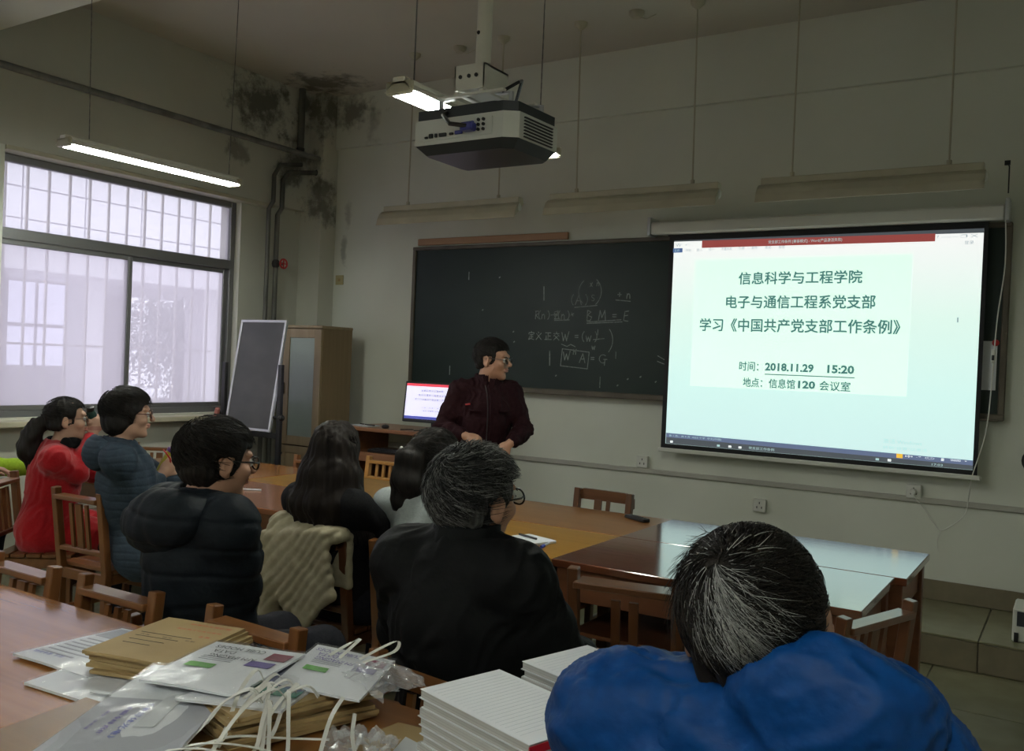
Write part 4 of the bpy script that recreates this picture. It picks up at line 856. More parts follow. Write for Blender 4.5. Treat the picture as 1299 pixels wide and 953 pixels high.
def hair_short(H, parent, m, strand, n=2600, seed=1, front=.058, nape=-.055, vol=0., wob_a=.0025, whorl=(.0, -.55, .8), bangs=False, **kw):
    lo, hi = H.c-.17*H.k, H.c+.17*H.k; f = Field(lo, hi, .0035 if parent.get('near') else .0045); k = H.k; E = lambda c, r, kk=.012, mode='u': f.ell(H.p(c), np.array(r)*k, H.R, kk*k, mode)
    E((0, -.018, .036), (.0825+vol, .1045+vol, .090+vol)); E((0, -.055, -.025), (.066+vol, .052+vol, .055), .03)
    f.bx(H.p((0, .125, front-.10)), np.array((.12, .085, .10))*k, H.R, .02, .012, 's'); f.bx(H.p((0, .0, nape-.10)), np.array((.2, .2, .10))*k, H.R, .02, .015, 's')
    for s in (-1, 1): f.bx(H.p((s*.10, -.008, -.045)), np.array((.035, .032, .070))*k, H.R, .015, .01, 's')
    f.ell(H.p((0, .0, .02)), np.array((.066, .086, .076))*k, H.R, .002, 's')
    def dsp(P, nv):
        q = H.inv(P); return k*(wob_a*wob(q*np.array((1, 1, .35)), 150, seed)+wob_a*.8*wob(q, 60, seed+5))
    o = sdf_obj('hair', f, m, parent, dsp); kp = lambda q: short_keep(q) if front < .07 else (short_keep(q) and not (q[1] > .035 and q[2] < front))
    scalp_strands('hair_strands', H, o, strand, n, whorl, r=(.083+vol, .105+vol, .091+vol), keep=kp, seed=seed, **kw); return o
def glasses(H, parent, m, r=(.024, .018), wd=.0016):
    g = B(); L_ = []
    for s in (-1, 1):
        ring = [H.p((s*.033+r[0]*math.cos(6.283*i/20), .104-.004*abs(math.cos(6.283*i/20)), .004+r[1]*math.sin(6.283*i/20))) for i in range(21)]
        g.tube(ring, wd*H.k, 6, False); g.tube([H.p((s*.057, .098, .008)), H.p((s*.074, .075, .010)), H.p((s*.083, .0, .012)), H.p((s*.082, -.02, .0))], wd*H.k, 6)
        L_.append([H.p((s*.033+(r[0]-.001)*math.cos(6.283*i/16), .104, .004+(r[1]-.001)*math.sin(6.283*i/16))) for i in range(16)])
    g.tube([H.p((-.010, .105, .008)), H.p((0, .108, .011)), H.p((.010, .105, .008))], wd*H.k, 6)
    o = g.done('glasses', m, parent, True)
    for ring in L_:
        b = B(); n = len(ring); nrm = Vector(H.R@np.array((0, .0006, 0))); b.add([Vector(p) for p in ring]+[Vector(p)+nrm for p in ring], [list(range(n)), list(range(n, 2*n))[::-1]]+[(i, (i+1) % n, n+(i+1) % n, n+i) for i in range(n)]); b.done('lens', M['glass'], o)
def eyes(H, parent):
    for s in (-1, 1):
        e = B().ball((0, 0, 0), .0128*H.k, 12, 8).done('eye', M['eye_w'], parent, True); e.location = H.p((s*.031, .0815, .005))
        i = B().ball((0, 0, 0), .0068*H.k, 10, 6).done('iris', M['eye_d'], e, True); i.location = H.R@np.array((.002*s*0, .0078, 0))*H.k
        b = B().tube([H.p((s*(.031+dx), .0915-abs(dx)*.35-.001, .010-abs(dx)*.12)) for dx in (-.013, -.006, 0, .006, .013)], .0017*H.k, 5).done('eyelid', M['hair'], parent, True)
        b = B().tube([H.p((s*(.032+dx), .0955-max(dx, 0)*.55, .026-abs(dx)*.22)) for dx in (-.016, -.006, .004, .016)], [.0018*H.k, .0028*H.k, .0026*H.k, .001*H.k], 6).done('eyebrow', M['hair'], parent, True)

def person(lab, loc, rz, head_c, head_rot=(0, 0, 0), hk=1.0, female=False, skin='skin', arms=None, jacket=None, trousers=None, stand=False, sh=.175, res=.0055, hands=(True, True), chest=(.0, .0), legs=True, jk=None, near=False, grp=None, face=True, ears=True, fk=.05, girth=1.0, jdisp=None, jres=.007, cuff=.03, hood=None, collar=.035, shrug=0, skirt=False, jlow=None, shoe=True, hand_arg=({}, {})):
    """local frame: +y the way the trunk faces, origin on the floor under the pelvis. arms: ((elbow, wrist), (elbow, wrist)) right (+x) then left (-x)"""
    t = thing('person', lab, 'person', loc, R_(rz), grp)
    if near: t['near'] = 1
    hc = np.array(head_c, float); H = Head(hc, np.array(Euler([R_(a) for a in head_rot]).to_matrix()), hk)
    pel = np.array((0, .0, .86 if stand else .52)); nb = hc+H.R@np.array((0, -.030, -.10))*hk; nb2 = nb+np.array((0, -.015, -.055)); nb2[2] = max(nb2[2], hc[2]-.185*hk)+shrug
    shz = nb2[2]-.045; cm = (pel+nb2)/2; cm = cm+np.array((0, chest[1]-.01, 0)); up = nb2-pel; ch = pel+up*.66+np.array((chest[0], chest[1], 0)); g = girth
    S = [np.array((sgn*sh+nb2[0], nb2[1]-.01, shz)) for sgn in (1, -1)]
    arms = arms or (((.235, .02, .76), (.15, .26, .69)), ((-.235, .02, .76), (-.15, .26, .69)))
    arms = [tuple(np.array(a, float) for a in A) for A in arms]
    allp = [hc-.16, hc+.16, pel-.2, pel+.2]+[a-.12 for A in arms for a in A]+[a+.12 for A in arms for a in A]+[s-.1 for s in S]+[s+.1 for s in S]
    lo, hi = np.min(allp, 0), np.max(allp, 0)
    hips = [np.array((s*.085, .0, pel[2]-.02)) for s in (1, -1)]
    if stand: knees = [np.array((s*.095, .03, .47)) for s in (1, -1)]; ank = [np.array((s*.10, .0, .09)) for s in (1, -1)]
    else: knees = [np.array((s*.12, .40, .475)) for s in (1, -1)]; ank = [np.array((s*.12, .37, .09)) for s in (1, -1)]
    if legs: lo = np.minimum(lo, (-.22, -.2, .03)); hi = np.maximum(hi, (.22, .55 if not stand else .3, .6))
    f = Field(lo-.04, hi+.04, res)
    add_head(f, H, female, ears, 1.06 if near else 1)
    f.rc(H.p((0, -.022, -.06)), nb2, (.046 if female else .054)*hk, (.055 if female else .064)*hk, .03); f.rc(S[0], S[1], .045, .045, .05)
    f.ell(ch, (.135*g, .095*g, .16), None, .06); f.rc(ch, pel, .11*g, .12*g, .08); f.ell(pel, (.15*g, .11*g, .11), None, .05)
    for i, (e, wr) in enumerate(arms):
        f.chain([S[i], (S[i]+e)/2, e, (e+wr)/2, wr], [.050*g, .043*g, .036, .034, .025], .02)
        if hands[i]:
            ha = hand_arg[i]; fd = ha.get('fd', wr-e); hand(f, wr+np.array(fd)/np.linalg.norm(fd)*.012, fd, ha.get('nd', (0, 0, 1)), ha.get('th', -1 if i == 0 else 1)*(1), ha.get('k', 1.0 if not female else .9), ha.get('curl', 25))
    if legs:
        for h_, kn, a in zip(hips, knees, ank): f.chain([h_, kn, (kn*.6+a*.4)+np.array((0, -.02, 0)), a], [.085, .055, .052, .036], .03)
    def fm(C):
        q = H.inv(C); mi = np.zeros(len(C), np.int32)
        mi[(np.abs(q[:, 0]) < .023) & (q[:, 1] > .083) & (q[:, 2] < -.042) & (q[:, 2] > -.063)] = 1; return mi
    body = sdf_obj('body', f, [M[skin], M['lip']], t, None, fm)
    if face: eyes(H, t)
    if trousers:
        fl_ = Field((-.27, -.22, .04), (.27, .56 if not stand else .3, pel[2]+.14), .008)
        fl_.ell(pel+np.array((0, -.01, -.01)), (.17*g, .13*g, .11), None, .05)
        for h_, kn, a in zip(hips, knees, ank): fl_.chain([h_, kn, a+np.array((0, 0, .02))], [.10, .072, .058], .03)
        sdf_obj('trousers', fl_, trousers, t, lambda P, nv: .004*folds(P, 26, 9))
    if shoe and legs:
        for s, a in zip((1, -1), ank):
            fs = Field(a+np.array((-.09, -.12, -.09)), a+np.array((.09, .24, .08)), .008)
            fs.ell(a+np.array((0, .06, -.055)), (.045, .13, .035), None, .02); fs.ell(a+np.array((0, -.02, -.03)), (.042, .055, .05), None, .03); fs.bx(a+np.array((0, .06, -.16)), (.2, .4, .075), None, .002, .002, 's')
            sdf_obj('shoe', fs, M['plastic_b'], t)
    if jacket:
        th = jk or .018; fj = Field(lo-.10, hi+.10, jres); z0 = jlow if jlow is not None else (pel[2]-.10)
        fj.ell(ch+np.array((0, 0, .0)), (.15*g+th, .11*g+th, .17+th), None, .07); fj.rc(ch, pel, .125*g+th, .135*g+th, .09); fj.ell(pel+np.array((0, -.0, .0)), (.165*g+th, .13*g+th, .13+th), None, .06)
        fj.rc(S[0]*.9+nb2*.1, S[1]*.9+nb2*.1, .046+th, .046+th, .06); fj.rc(nb2+np.array((0, 0, -.05)), nb2+np.array((0, 0, .0)), .085, .070, .05)
        for Sx in S: fj.rc(nb2+np.array((0, -.01, -.02)), Sx, .060+th*.5, .044+th, .05)
        if skirt:
            for h_, kn in zip(hips, knees): fj.rc(h_, h_*.45+kn*.55+np.array((0, 0, .0)), .125+th*.5, .10, .06)
        for i, (e, wr) in enumerate(arms):
            wr2 = wr-(wr-e)/np.linalg.norm(wr-e)*cuff; fj.chain([S[i], (S[i]+e)/2], [.044*g+th, .043*g+th], .06); fj.chain([(S[i]+e)/2, e, (e+wr2)/2, wr2], [.043*g+th, .040+th*.9, .037+th*.8, .031+th*.6], .025)
        # hollow the neck and trim the hem
        fj.rc(nb2+np.array((0, 0, -.0)), H.p((0, -.02, -.0)), .062*hk, .085*hk, .006, 's')
        fj.bx((0, 0, z0-.3), (1, 1, .3), None, .01, .01, 's')
        sdf_obj('jacket', fj, jacket, t, jdisp)
        if hood:
            fh = Field(nb2-.32, nb2+.32, jres); hood(fh, H, nb2, S, t); fh.rc(nb2+np.array((0, 0, -.05)), H.p((0, -.01, .0)), .064*hk, .084*hk, .01, 's'); sdf_obj('hood', fh, jacket, t, jdisp)
        if collar:
            fc = Field(nb2-.17, nb2+.2, .005); d_ = (hc-nb2)*np.array((1, 1, 0))*.35; fc.rc(nb2+np.array((0, -.005, -.04)), nb2+d_+np.array((0, -.004, collar)), .094*hk, .078*hk, .01); fc.rc(nb2+np.array((0, 0, -.10)), nb2+d_+np.array((0, .006, collar+.03)), .080*hk, .067*hk, .004, 's')
            fc.bx(nb2+np.array((0, 0, collar+.1)), (.3, .3, .1), None, .008, .006, 's'); fc.bx(nb2+d_+np.array((0, .10, collar+.04)), (.018, .07, .06), None, .01, .01, 's'); sdf_obj('collar', fc, jacket, t, lambda P, nv: .003*folds(P, 30, 3))
    return t, H, nb2
def to_local(loc, rz, p):
    c, s = math.cos(R_(rz)), math.sin(R_(rz)); x, y = p[0]-loc[0], p[1]-loc[1]; return (c*x+s*y, -s*x+c*y, p[2]-loc[2])
def dir_local(rz, d): return to_local((0, 0, 0), rz, d)
def quilt(sp_, A, warp=.01, seed=1, f=9, wd=.007, dirn=(0, 0, 1)):
    def fn(P, nv):
        u = (P@np.array(dirn)+warp*wob(P, f, seed))/sp_; d = np.abs((u % 1)-.5)*sp_; return A*(1-1.6*np.exp(-(d/wd)**2))+.0025*wob(P, 45, seed+3)
    return fn
M['maroon'] = bump_mat('dark_maroon_jacket_cloth', (.016, .004, .006), (.021, .006, .008), 40); M['black_cl'] = bump_mat('black_padded_cloth', (.0045, .005, .0055), (.006, .0065, .007), 30, .7)
M['black_kn'] = bump_mat('black_knit', (.006, .006, .007), (.010, .010, .011), 120); M['white_kn'] = bump_mat('white_sweater', (.45, .50, .49), (.40, .44, .44), 90)
M['red_wool'] = bump_mat('red_wool', (.42, .010, .016), (.36, .008, .013), 90, .9, .4, .3); M['greyblue'] = bump_mat('grey_blue_quilted_cloth', (.045, .065, .09), (.037, .053, .073), 40, .6)
M['navy_cl'] = bump_mat('dark_slate_padded_cloth', (.008, .011, .015), (.011, .015, .020), 30, .65); M['blue_sh'] = bump_mat('bright_blue_shell_cloth', (.002, .040, .165), (.002, .032, .135), 50, .5, .2)
M['trs'] = bump_mat('dark_trousers_cloth', (.012, .013, .018), (.018, .018, .023), 60); M['lime'] = bump_mat('lime_green_fleece', (.33, .50, .04), (.28, .42, .03), 60); M['beige'] = bump_mat('beige_padded_cloth', (.40, .36, .25), (.35, .31, .21), 40, .65)
M['gl_black'] = mat('black_glasses_frame', (.012, .010, .010), .25); M['gl_metal'] = mat('metal_glasses_frame', (.10, .10, .10), .3, .8); M['gl_brown'] = mat('brown_glasses_frame', (.10, .03, .015), .3)

# ---- presenter
L0 = (-3.16, 4.70, 0); rz = -128
q = lambda p: to_local(L0, rz, p)
t, H, nb = person('standing man in a dark maroon jacket and glasses, turned to the screen', L0, rz, q((-3.105, 4.72, 1.515)), (-2, 0, 47), 1.06, skin='skin', stand=True, sh=.162,
    arms=((q((-3.35, 4.54, 1.07)), q((-3.13, 4.47, 1.055))), (q((-2.93, 4.83, 1.09)), q((-2.91, 4.65, 1.02)))), jacket=M['maroon'], trousers=M['trs'], res=.0048, jres=.0075, jk=.016, collar=.075, jlow=.80, girth=1.0,
    jdisp=lambda P, nv: .006*folds(P, 48, 3, (0, .2, 1))+.004*folds(P, 20, 4), hand_arg=({'fd': dir_local(rz, (.75, .30, -.15)), 'nd': dir_local(rz, (.1, -.6, .75)), 'curl': 38, 'th': 1, 'k': .9}, {'fd': dir_local(rz, (-.45, -.40, -.45)), 'nd': dir_local(rz, (.35, -.75, .35)), 'curl': 48, 'th': -1, 'k': .9}))
hair_short(H, t, M['hair'], M['st_black'], 1500, 11, .060, off=(0, .012), wd=.0014); glasses(H, t, M['gl_metal'])
# jacket details: placket, zip, chest pocket flaps, cuffs
def surf_y(o, x, z):
    P = o['P']; d = (P[:, 0]-x)**2+(P[:, 2]-z)**2; m = (d < .0006) & (P[:, 1] > 0); return P[m, 1].max() if m.any() else .15
jk = [c for c in t.children if c.name.startswith('jacket')][0]; PP = np.zeros(len(jk.data.vertices)*3, np.float32); jk.data.vertices.foreach_get('co', PP); PJ = {'P': PP.reshape(-1, 3)}
def front_strip(nm, pts, w_, d_, m):
    b = B(); Q = [Vector((x, surf_y(PJ, x, z)+.002, z)) for x, z in pts]
    for a, c in zip(Q[:-1], Q[1:]): b.bar(a, c, w_, d_, .001, (0, 1, 0))
    return b.done(nm, m, t)
front_strip('placket', [(.0, .86+.05*i) for i in range(11)], .006, .030, M['maroon']); front_strip('zip', [(.018, .86+.05*i) for i in range(11)], .006, .004, M['dark_metal'])
for s in (-1, 1): front_strip('pocket_flap', [(s*.055, 1.205), (s*.09, 1.205), (s*.125, 1.205)], .008, .028, M['maroon'])
B().tube([(.14, surf_y(PJ, .14, 1.24), 1.24), (.12, surf_y(PJ, .12, 1.24)+.01, 1.245)], .005, 6).done('emblem', M['red'], t)

# ---- woman in red
L0 = (-4.68, 2.80, 0); rz = -36; q = lambda p: to_local(L0, rz, p)
t, H, nb = person('woman in a red coat with tied-back dark hair and a dark bottle at her chin', L0, rz, q((-4.62, 2.87, 1.095)), (4, 0, 2), .97, True, 'skin_f', sh=.155,
    arms=((q((-4.50, 2.86, .82)), q((-4.555, 2.975, 1.02))), (q((-4.72, 3.10, .78)), q((-4.45, 3.20, .80)))), jacket=M['red_wool'], trousers=M['trs'], jk=.012, collar=None, girth=.86, jlow=.33, skirt=True,
    jdisp=lambda P, nv: .004*folds(P, 42, 5, (0, .3, 1)), hand_arg=({'fd': dir_local(rz, (.05, .15, 1)), 'nd': dir_local(rz, (.6, -.6, 0)), 'curl': 40, 'th': 1, 'k': .9}, {'curl': 30}))
f = Field(nb-.15, nb+.15, .006); 
for i in range(14):
    a0, a1 = 6.283*i/14, 6.283*(i+1)/14; f.rc(nb+np.array((.075*math.cos(a0), .075*math.sin(a0)+.01, .02+.02*math.sin(a0*2))), nb+np.array((.075*math.cos(a1), .075*math.sin(a1)+.01, .02+.02*math.sin(a1*2))), .026, .026, .015)
sdf_obj('scarf', f, M['black_kn'], t, lambda P, nv: .004*wob(P, 70, 2))
k = H.k; f = Field(H.c-.42, H.c+.2, .0055); E = lambda c, r, kk=.015, mode='u': f.ell(H.p(c), np.array(r)*k, H.R, kk*k, mode)
def shell(E, f, H, front=.055, ears=False, nape=-.07, v=0.0):
    k = H.k; E((0, -.018, .034), (.083+v, .105+v, .091+v)); E((0, -.055, -.03), (.070+v, .052+v, .060), .03)
    f.bx(H.p((0, .125, front-.10)), np.array((.062 if not ears else .12, .085, .10))*k, H.R, .02, .012, 's')
    f.bx(H.p((0, 0, nape-.10)), np.array((.2, .2, .10))*k, H.R, .02, .015, 's')
    if ears:
        for s in (-1, 1): f.bx(H.p((s*.10, .004, -.035)), np.array((.035, .026, .060))*k, H.R, .015, .01, 's')
    f.ell(H.p((0, .002, .02)), np.array((.066, .086, .076))*k, H.R, .002, 's')
shell(E, f, H, .062, True, -.045, .002)
f.chain([H.p(a) for a in ((0, -.10, .01), (0, -.15, -.01), (.0, -.19, -.07), (0, -.205, -.15), (0, -.18, -.23), (0, -.16, -.25))], [.03, .036, .048, .052, .035, .012], .03)
st = lambda sd, a=.004: (lambda P, nv: a*wob(H.inv(P)*np.array((1, 1, .22)), 120, sd)+a*1.4*wob(H.inv(P), 38, sd+1))
o = sdf_obj('hair', f, M['hair'], t, st(21, .0035)); tie = B()
tie.lathe([(.032, -.008), (.036, 0), (.032, .008)], H.p((0, -.142, -.008)), 12, Matrix(H.R.tolist()) @ Euler((R_(115), 0, 0)).to_matrix()); tie.done('hair_tie', M['black_kn'], t, True)
scalp_strands('hair_strands', H, o, M['st_black'], 900, (0, -1, .3), r=(.085, .107, .093), keep=lambda q_: short_keep(q_) and q_[2] > -.02, seed=5, swirl=.1, wd=.0013, ln=(.3, .7)); glasses(H, t, M['gl_metal'], wd=.0012)
bt = thing('bottle', 'small dark green bottle held by the woman in red', 'bottle', (-4.60, 3.00, 1.065)); B().lathe([(.026, 0), (.03, .01), (.03, .07), (.024, .085), (.018, .095)], (0, 0, 0), 14, (R_(20), R_(18), 0)).done('body', mat('dark_green_plastic', (.015, .05, .04), .3), bt, True); B().lathe([(.020, .095), (.020, .118), (.015, .12)], (0, 0, 0), 14, (R_(20), R_(18), 0)).done('cap', M['plastic_b'], bt, True)

# ---- woman in grey-blue
L0 = (-3.92, 2.85, 0); rz = -30; q = lambda p: to_local(L0, rz, p)
def hood_fn(c, r, ci, ri, extra=(), tilt=0):
    def fn(fj, H, nb2, S, t):
        fj.ell(nb2+np.array(c), r, np.array(Euler((0, R_(tilt), 0)).to_matrix()), .04)
        for a, b_ in extra: fj.ell(nb2+np.array(a), b_, None, .04)
        fj.ell(nb2+np.array(ci), ri, None, .02, 's')
    return fn
t, H, nb = person('woman with short black hair in a grey-blue quilted hooded jacket holding a yellow cup', L0, rz, q((-3.90, 2.735, 1.175)), (0, 0, -6), 1.0, True, 'skin_f', sh=.165,
    arms=((q((-3.84, 2.78, .76)), q((-3.865, 2.90, .868))), (q((-4.02, 3.10, .80)), q((-3.80, 3.22, .80)))), jacket=M['greyblue'], trousers=M['trs'], jk=.018, collar=None, girth=.86, jlow=.33, skirt=True, jres=.0055, ears=False, jdisp=quilt(.036, .0018, .014, 4, 14, .004),
    hood=hood_fn((0, -.080, -.025), (.125, .080, .090), (0, -.02, .09), (.085, .075, .11), (((.0, .02, -.025), (.11, .08, .045)),)), hand_arg=({'fd': dir_local(rz, (.35, .45, .75)), 'nd': dir_local(rz, (.7, -.6, 0)), 'curl': 38, 'th': 1, 'k': .92}, {'curl': 30}))
k = H.k; f = Field(H.c-.2, H.c+.2, .0045); E = lambda c, r, kk=.015, mode='u': f.ell(H.p(c), np.array(r)*k, H.R, kk*k, mode)
shell(E, f, H, .050, False, -.085, .010); E((0, -.06, -.05), (.078, .055, .055), .03)
for s in (-1, 1): f.bx(H.p((s*.09, .075, -.05)), np.array((.05, .05, .07))*k, H.R, .02, .01, 's')
o = sdf_obj('hair', f, M['hair'], t, st(31, .003)); scalp_strands('hair_strands', H, o, M['st_black'], 1500, r=(.093, .115, .101), keep=lambda q_: not (q_[1] > .035 and q_[2] < .05) and q_[2] > -.08, seed=6, wd=.0014, ln=(.4, .8)); glasses(H, t, M['gl_brown'], wd=.0024)
cp = thing('cup', 'yellow cup with a purple lid in the hand of the woman in grey-blue', 'cup', (-3.885, 2.955, .935)); rt_ = (R_(-18), R_(22), 0)
B().lathe([(.026, -.07), (.030, -.06), (.034, .04), (.034, .05)], (0, 0, 0), 16, rt_).done('body', mat('yellow_plastic', (.45, .38, .03), .35), cp, True); B().lathe([(.036, .05), (.036, .066), (.018, .07), (.016, .085)], (0, 0, 0), 16, rt_).done('lid', mat('purple_plastic', (.10, .03, .20), .35), cp, True); B().tube([(.0, -.03, .06), (.04, -.045, .05), (.055, -.03, .02), (.05, -.02, -.02)], .004, 6).done('strap', M['red'], cp, True)

# ---- man in the dark hooded coat
L0 = (-2.37, 1.96, 0); rz = -6; q = lambda p: to_local(L0, rz, p)
t, H, nb = person('man with thick black hair and black glasses in a dark hooded padded coat', L0, rz, q((-2.325, 1.96, 1.145)), (-4, 0, -12), 1.07, False, 'skin', sh=.165, near=True, jacket=M['navy_cl'], trousers=M['trs'], jk=.026, collar=None, girth=1.05, jlow=.40, shrug=.03,
    arms=((q((-2.235, 1.98, .75)), q((-2.43, 2.17, .665))), (q((-2.65, 2.06, .76)), q((-2.64, 2.22, .67)))), hands=(True, True), hand_arg=({'fd': dir_local(rz, (-.9, .1, -.25)), 'curl': 30}, {'fd': dir_local(rz, (-.2, .7, -.4)), 'curl': 30}), jres=.0065, jdisp=quilt(.095, .0032, .022, 8, 7, .008), hood=hood_fn((-.03, -.115, -.045), (.185, .085, .10), (0, -.02, .10), (.095, .085, .09), (((.03, -.02, -.0), (.135, .10, .05)),), -12))
hair_short(H, t, M['hair'], M['st_black'], 3000, 12, .050, -.07, .006, wd=.0013, off=(0, .012), ln=(.25, .6)); glasses(H, t, M['gl_black'], wd=.0025)

# ---- long-haired woman
L0 = (-2.535, 2.83, 0); rz = 2; q = lambda p: to_local(L0, rz, p)
t, H, nb = person('woman with long straight dark hair in a black top, seen from behind', L0, rz, q((-2.545, 2.745, 1.105)), (-3, 0, 8), .98, True, 'skin_f', ears=False, sh=.150, jacket=M['black_kn'], trousers=M['trs'], jk=.008, collar=None, girth=.9, jlow=.45, jdisp=lambda P, nv: .004*folds(P, 40, 15), legs=True,
    arms=((q((-2.31, 2.88, .77)), q((-2.36, 3.12, .78))), (q((-2.76, 2.88, .77)), q((-2.68, 3.12, .78)))))
k = H.k; f = Field(H.c-.46, H.c+.2, .006); E = lambda c, r, kk=.015, mode='u': f.ell(H.p(c), np.array(r)*k, H.R, kk*k, mode)
shell(E, f, H, .060, False, -.30, .010)
for x, y, r0, r1, z1 in ((0, -.085, .060, .055, -.36), (.055, -.075, .050, .050, -.34), (-.055, -.075, .050, .052, -.36), (.085, -.04, .035, .042, -.30), (-.09, -.04, .035, .047, -.33), (.085, .01, .018, .028, -.20), (-.085, .01, .018, .032, -.26)):
    f.chain([H.p((x*.8, y*.7, .02)), H.p((x*1.05, y, -.08)), H.p((x*1.35, y*1.1-.015, -.20)), H.p((x*1.4, y*1.15-.02, z1))], [r0*.9, r0*1.1, r1*1.15, r1*.5], .03)
o = sdf_obj('hair', f, M['hair_br'], t, lambda P, nv: .0035*wob(H.inv(P)*np.array((1, 1, .06)), 170, 41)+.005*wob(H.inv(P)*np.array((1, 1, .25)), 45, 42))
L_ = []; rs = np.random.RandomState(4)
for i in range(1500):
    x = rs.uniform(-1, 1); yb = rs.uniform(-1, .1); an = rs.uniform(.1, 1.0); pts = []
    for j in range(6):
        z = .08-.40*j/5*rs.uniform(.98, 1.02)-.03*rs.rand(); zz = max(z, -.02); rr = math.sqrt(max(.05, 1-((zz-.034)/.098)**2)); w_ = (.088*rr if z > -.02 else .085+.42*(-.02-z)); th = x*1.9
        dep_ = (.108*rr if z > -.02 else .108-.04*(-.02-z)); pts.append(H.p((w_*math.sin(th), -.018-dep_*math.cos(th)*.98+(.0 if z > -.05 else .0), z)))
    L_.append(pts[int(rs.randint(0, 2)):])
ribbons('hair_strands', L_, .0012, strand_mat('brown_strands', [(0, (.006, .004, .0035)), (.5, (.012, .008, .0065)), (.85, (.022, .016, .014))]), o)

# ---- woman in white
L0 = (-2.09, 2.88, 0); rz = -4; q = lambda p: to_local(L0, rz, p)
t, H, nb = person('woman in a white sweater with black ponytail and white clip, mostly hidden', L0, rz, q((-2.165, 2.905, 1.10)), (-6, 6, -14), .98, True, 'skin_f', sh=.165, jacket=M['white_kn'], trousers=M['trs'], jk=.010, collar=.02, girth=.92, jlow=.42, jdisp=lambda P, nv: .004*folds(P, 36, 25, (.3, 0, 1)),
    arms=((q((-1.90, 2.96, .77)), q((-2.08, 3.16, .78))), (q((-2.36, 2.98, .77)), q((-2.25, 3.20, .78)))))
k = H.k; f = Field(H.c-.36, H.c+.2, .006); E = lambda c, r, kk=.015, mode='u': f.ell(H.p(c), np.array(r)*k, H.R, kk*k, mode); shell(E, f, H, .062, True, -.05, .004)
f.chain([H.p(a) for a in ((0, -.10, .03), (-.01, -.13, -.0), (-.015, -.125, -.09), (-.02, -.11, -.17), (-.02, -.10, -.23))], [.03, .038, .050, .048, .018], .03)
f.chain([H.p(a) for a in ((.03, -.10, .0), (.035, -.115, -.09), (.04, -.10, -.2))], [.03, .04, .016], .03)
o = sdf_obj('hair', f, M['hair'], t, lambda P, nv: .0035*wob(H.inv(P)*np.array((1, 1, .08)), 160, 51)+.004*wob(H.inv(P), 40, 52)); B().ball(H.p((-.035, -.155, .03)), (.010, .007, .012), 8, 6).done('hair_clip', M['plastic_w'], t, True)
scalp_strands('hair_strands', H, o, M['st_black'], 900, (0, -1, .3), r=(.087, .109, .095), keep=lambda q_: short_keep(q_) and q_[2] > -.03, seed=8, swirl=.1, wd=.0013, ln=(.3, .7))

# ---- grey-haired man
L0 = (-1.335, 1.97, 0); rz = 3; q = lambda p: to_local(L0, rz, p)
t, H, nb = person('grey-haired man in a plain black jacket and black glasses, seen from behind', L0, rz, q((-1.305, 1.935, 1.142)), (3, 2, -16), 1.08, False, 'skin', sh=.165, near=True, jacket=M['black_cl'], trousers=M['trs'], jk=.026, shrug=.04, collar=.075, girth=1.08, jlow=.42, jdisp=lambda P, nv: .006*folds(P, 42, 35, (.7, 0, 1))+.005*folds(P, 15, 36), jres=.0065,
    arms=((q((-1.07, 2.0, .74)), q((-1.15, 2.28, .69))), (q((-1.60, 2.02, .74)), q((-1.50, 2.28, .69)))))
hair_short(H, t, M['hair_grey'], M['st_grey'], 6500, 13, .055, -.082, .004, .004, (-.0, -.62, .75), wd=.0010, off=(0, .016), ln=(.2, .45), lift=.006, swirl=.9); glasses(H, t, M['gl_black'], (.026, .019), .0024)

# ---- man in blue, nearest
L0 = (-.335, 1.14, 0); rz = 6; q = lambda p: to_local(L0, rz, p)
t, H, nb = person('man in a bright blue jacket with a greying crown, elbow on the notebooks', L0, rz, q((-.352, 1.198, 1.162)), (6, -9, 4), 1.07, False, 'skin', sh=.175, near=True, jacket=M['blue_sh'], trousers=M['trs'], jk=.020, shrug=.068, collar=None, girth=1.08, jlow=.42, jres=.005,
    arms=((q((-.06, 1.33, .84)), q((-.15, 1.62, .84))), (q((-.54, 1.12, 1.015)), q((-.425, 1.33, 1.04)))), jdisp=lambda P, nv: .0065*folds(P, 52, 45, (.6, 0, .6), .3)+.006*folds(P, 22, 46, (.6, 0, .6), .4)+.0011*folds(P, 120, 48, (1, .2, .2), .4),
    hood=hood_fn((.085, -.06, .035), (.120, .070, .085), (-.03, .02, .15), (.09, .085, .10), (((.14, .01, .01), (.075, .08, .065)), ((-.02, -.05, -.03), (.13, .065, .05)))))
hair_short(H, t, M['hair'], M['st_black'], 9000, 14, .058, -.078, .002, .0025, (-.25, -.62, .78), wd=.0007, off=(0, .007), ln=(.25, .55), swirl=.7)
hr = [c for c in t.children if c.name.startswith('hair')][0]
scalp_strands('grey_strands', H, hr, M['st_white'], 900, (-.25, -.62, .78), r=(.085, .107, .093), pol=(0.02, .9), ln=(.25, .7), keep=short_keep, seed=77, swirl=.3, wd=.0006, off=(.003, .008), azr=(3.05, 3.55))
scalp_strands('side_grey_strands', H, hr, M['st_white'], 420, (-.25, -.62, .78), r=(.085, .107, .093), pol=(0.02, 1.0), ln=(.25, .6), keep=short_keep, seed=80, swirl=.3, wd=.0006, off=(.003, .008), azr=(2.5, 4.1))
scalp_strands('crown_strands', H, hr, M['st_white'], 130, (-.25, -.62, .78), r=(.085, .107, .093), pol=(0.08, .6), ln=(.2, .4), keep=short_keep, seed=79, swirl=.3, wd=.0006, off=(.003, .008))
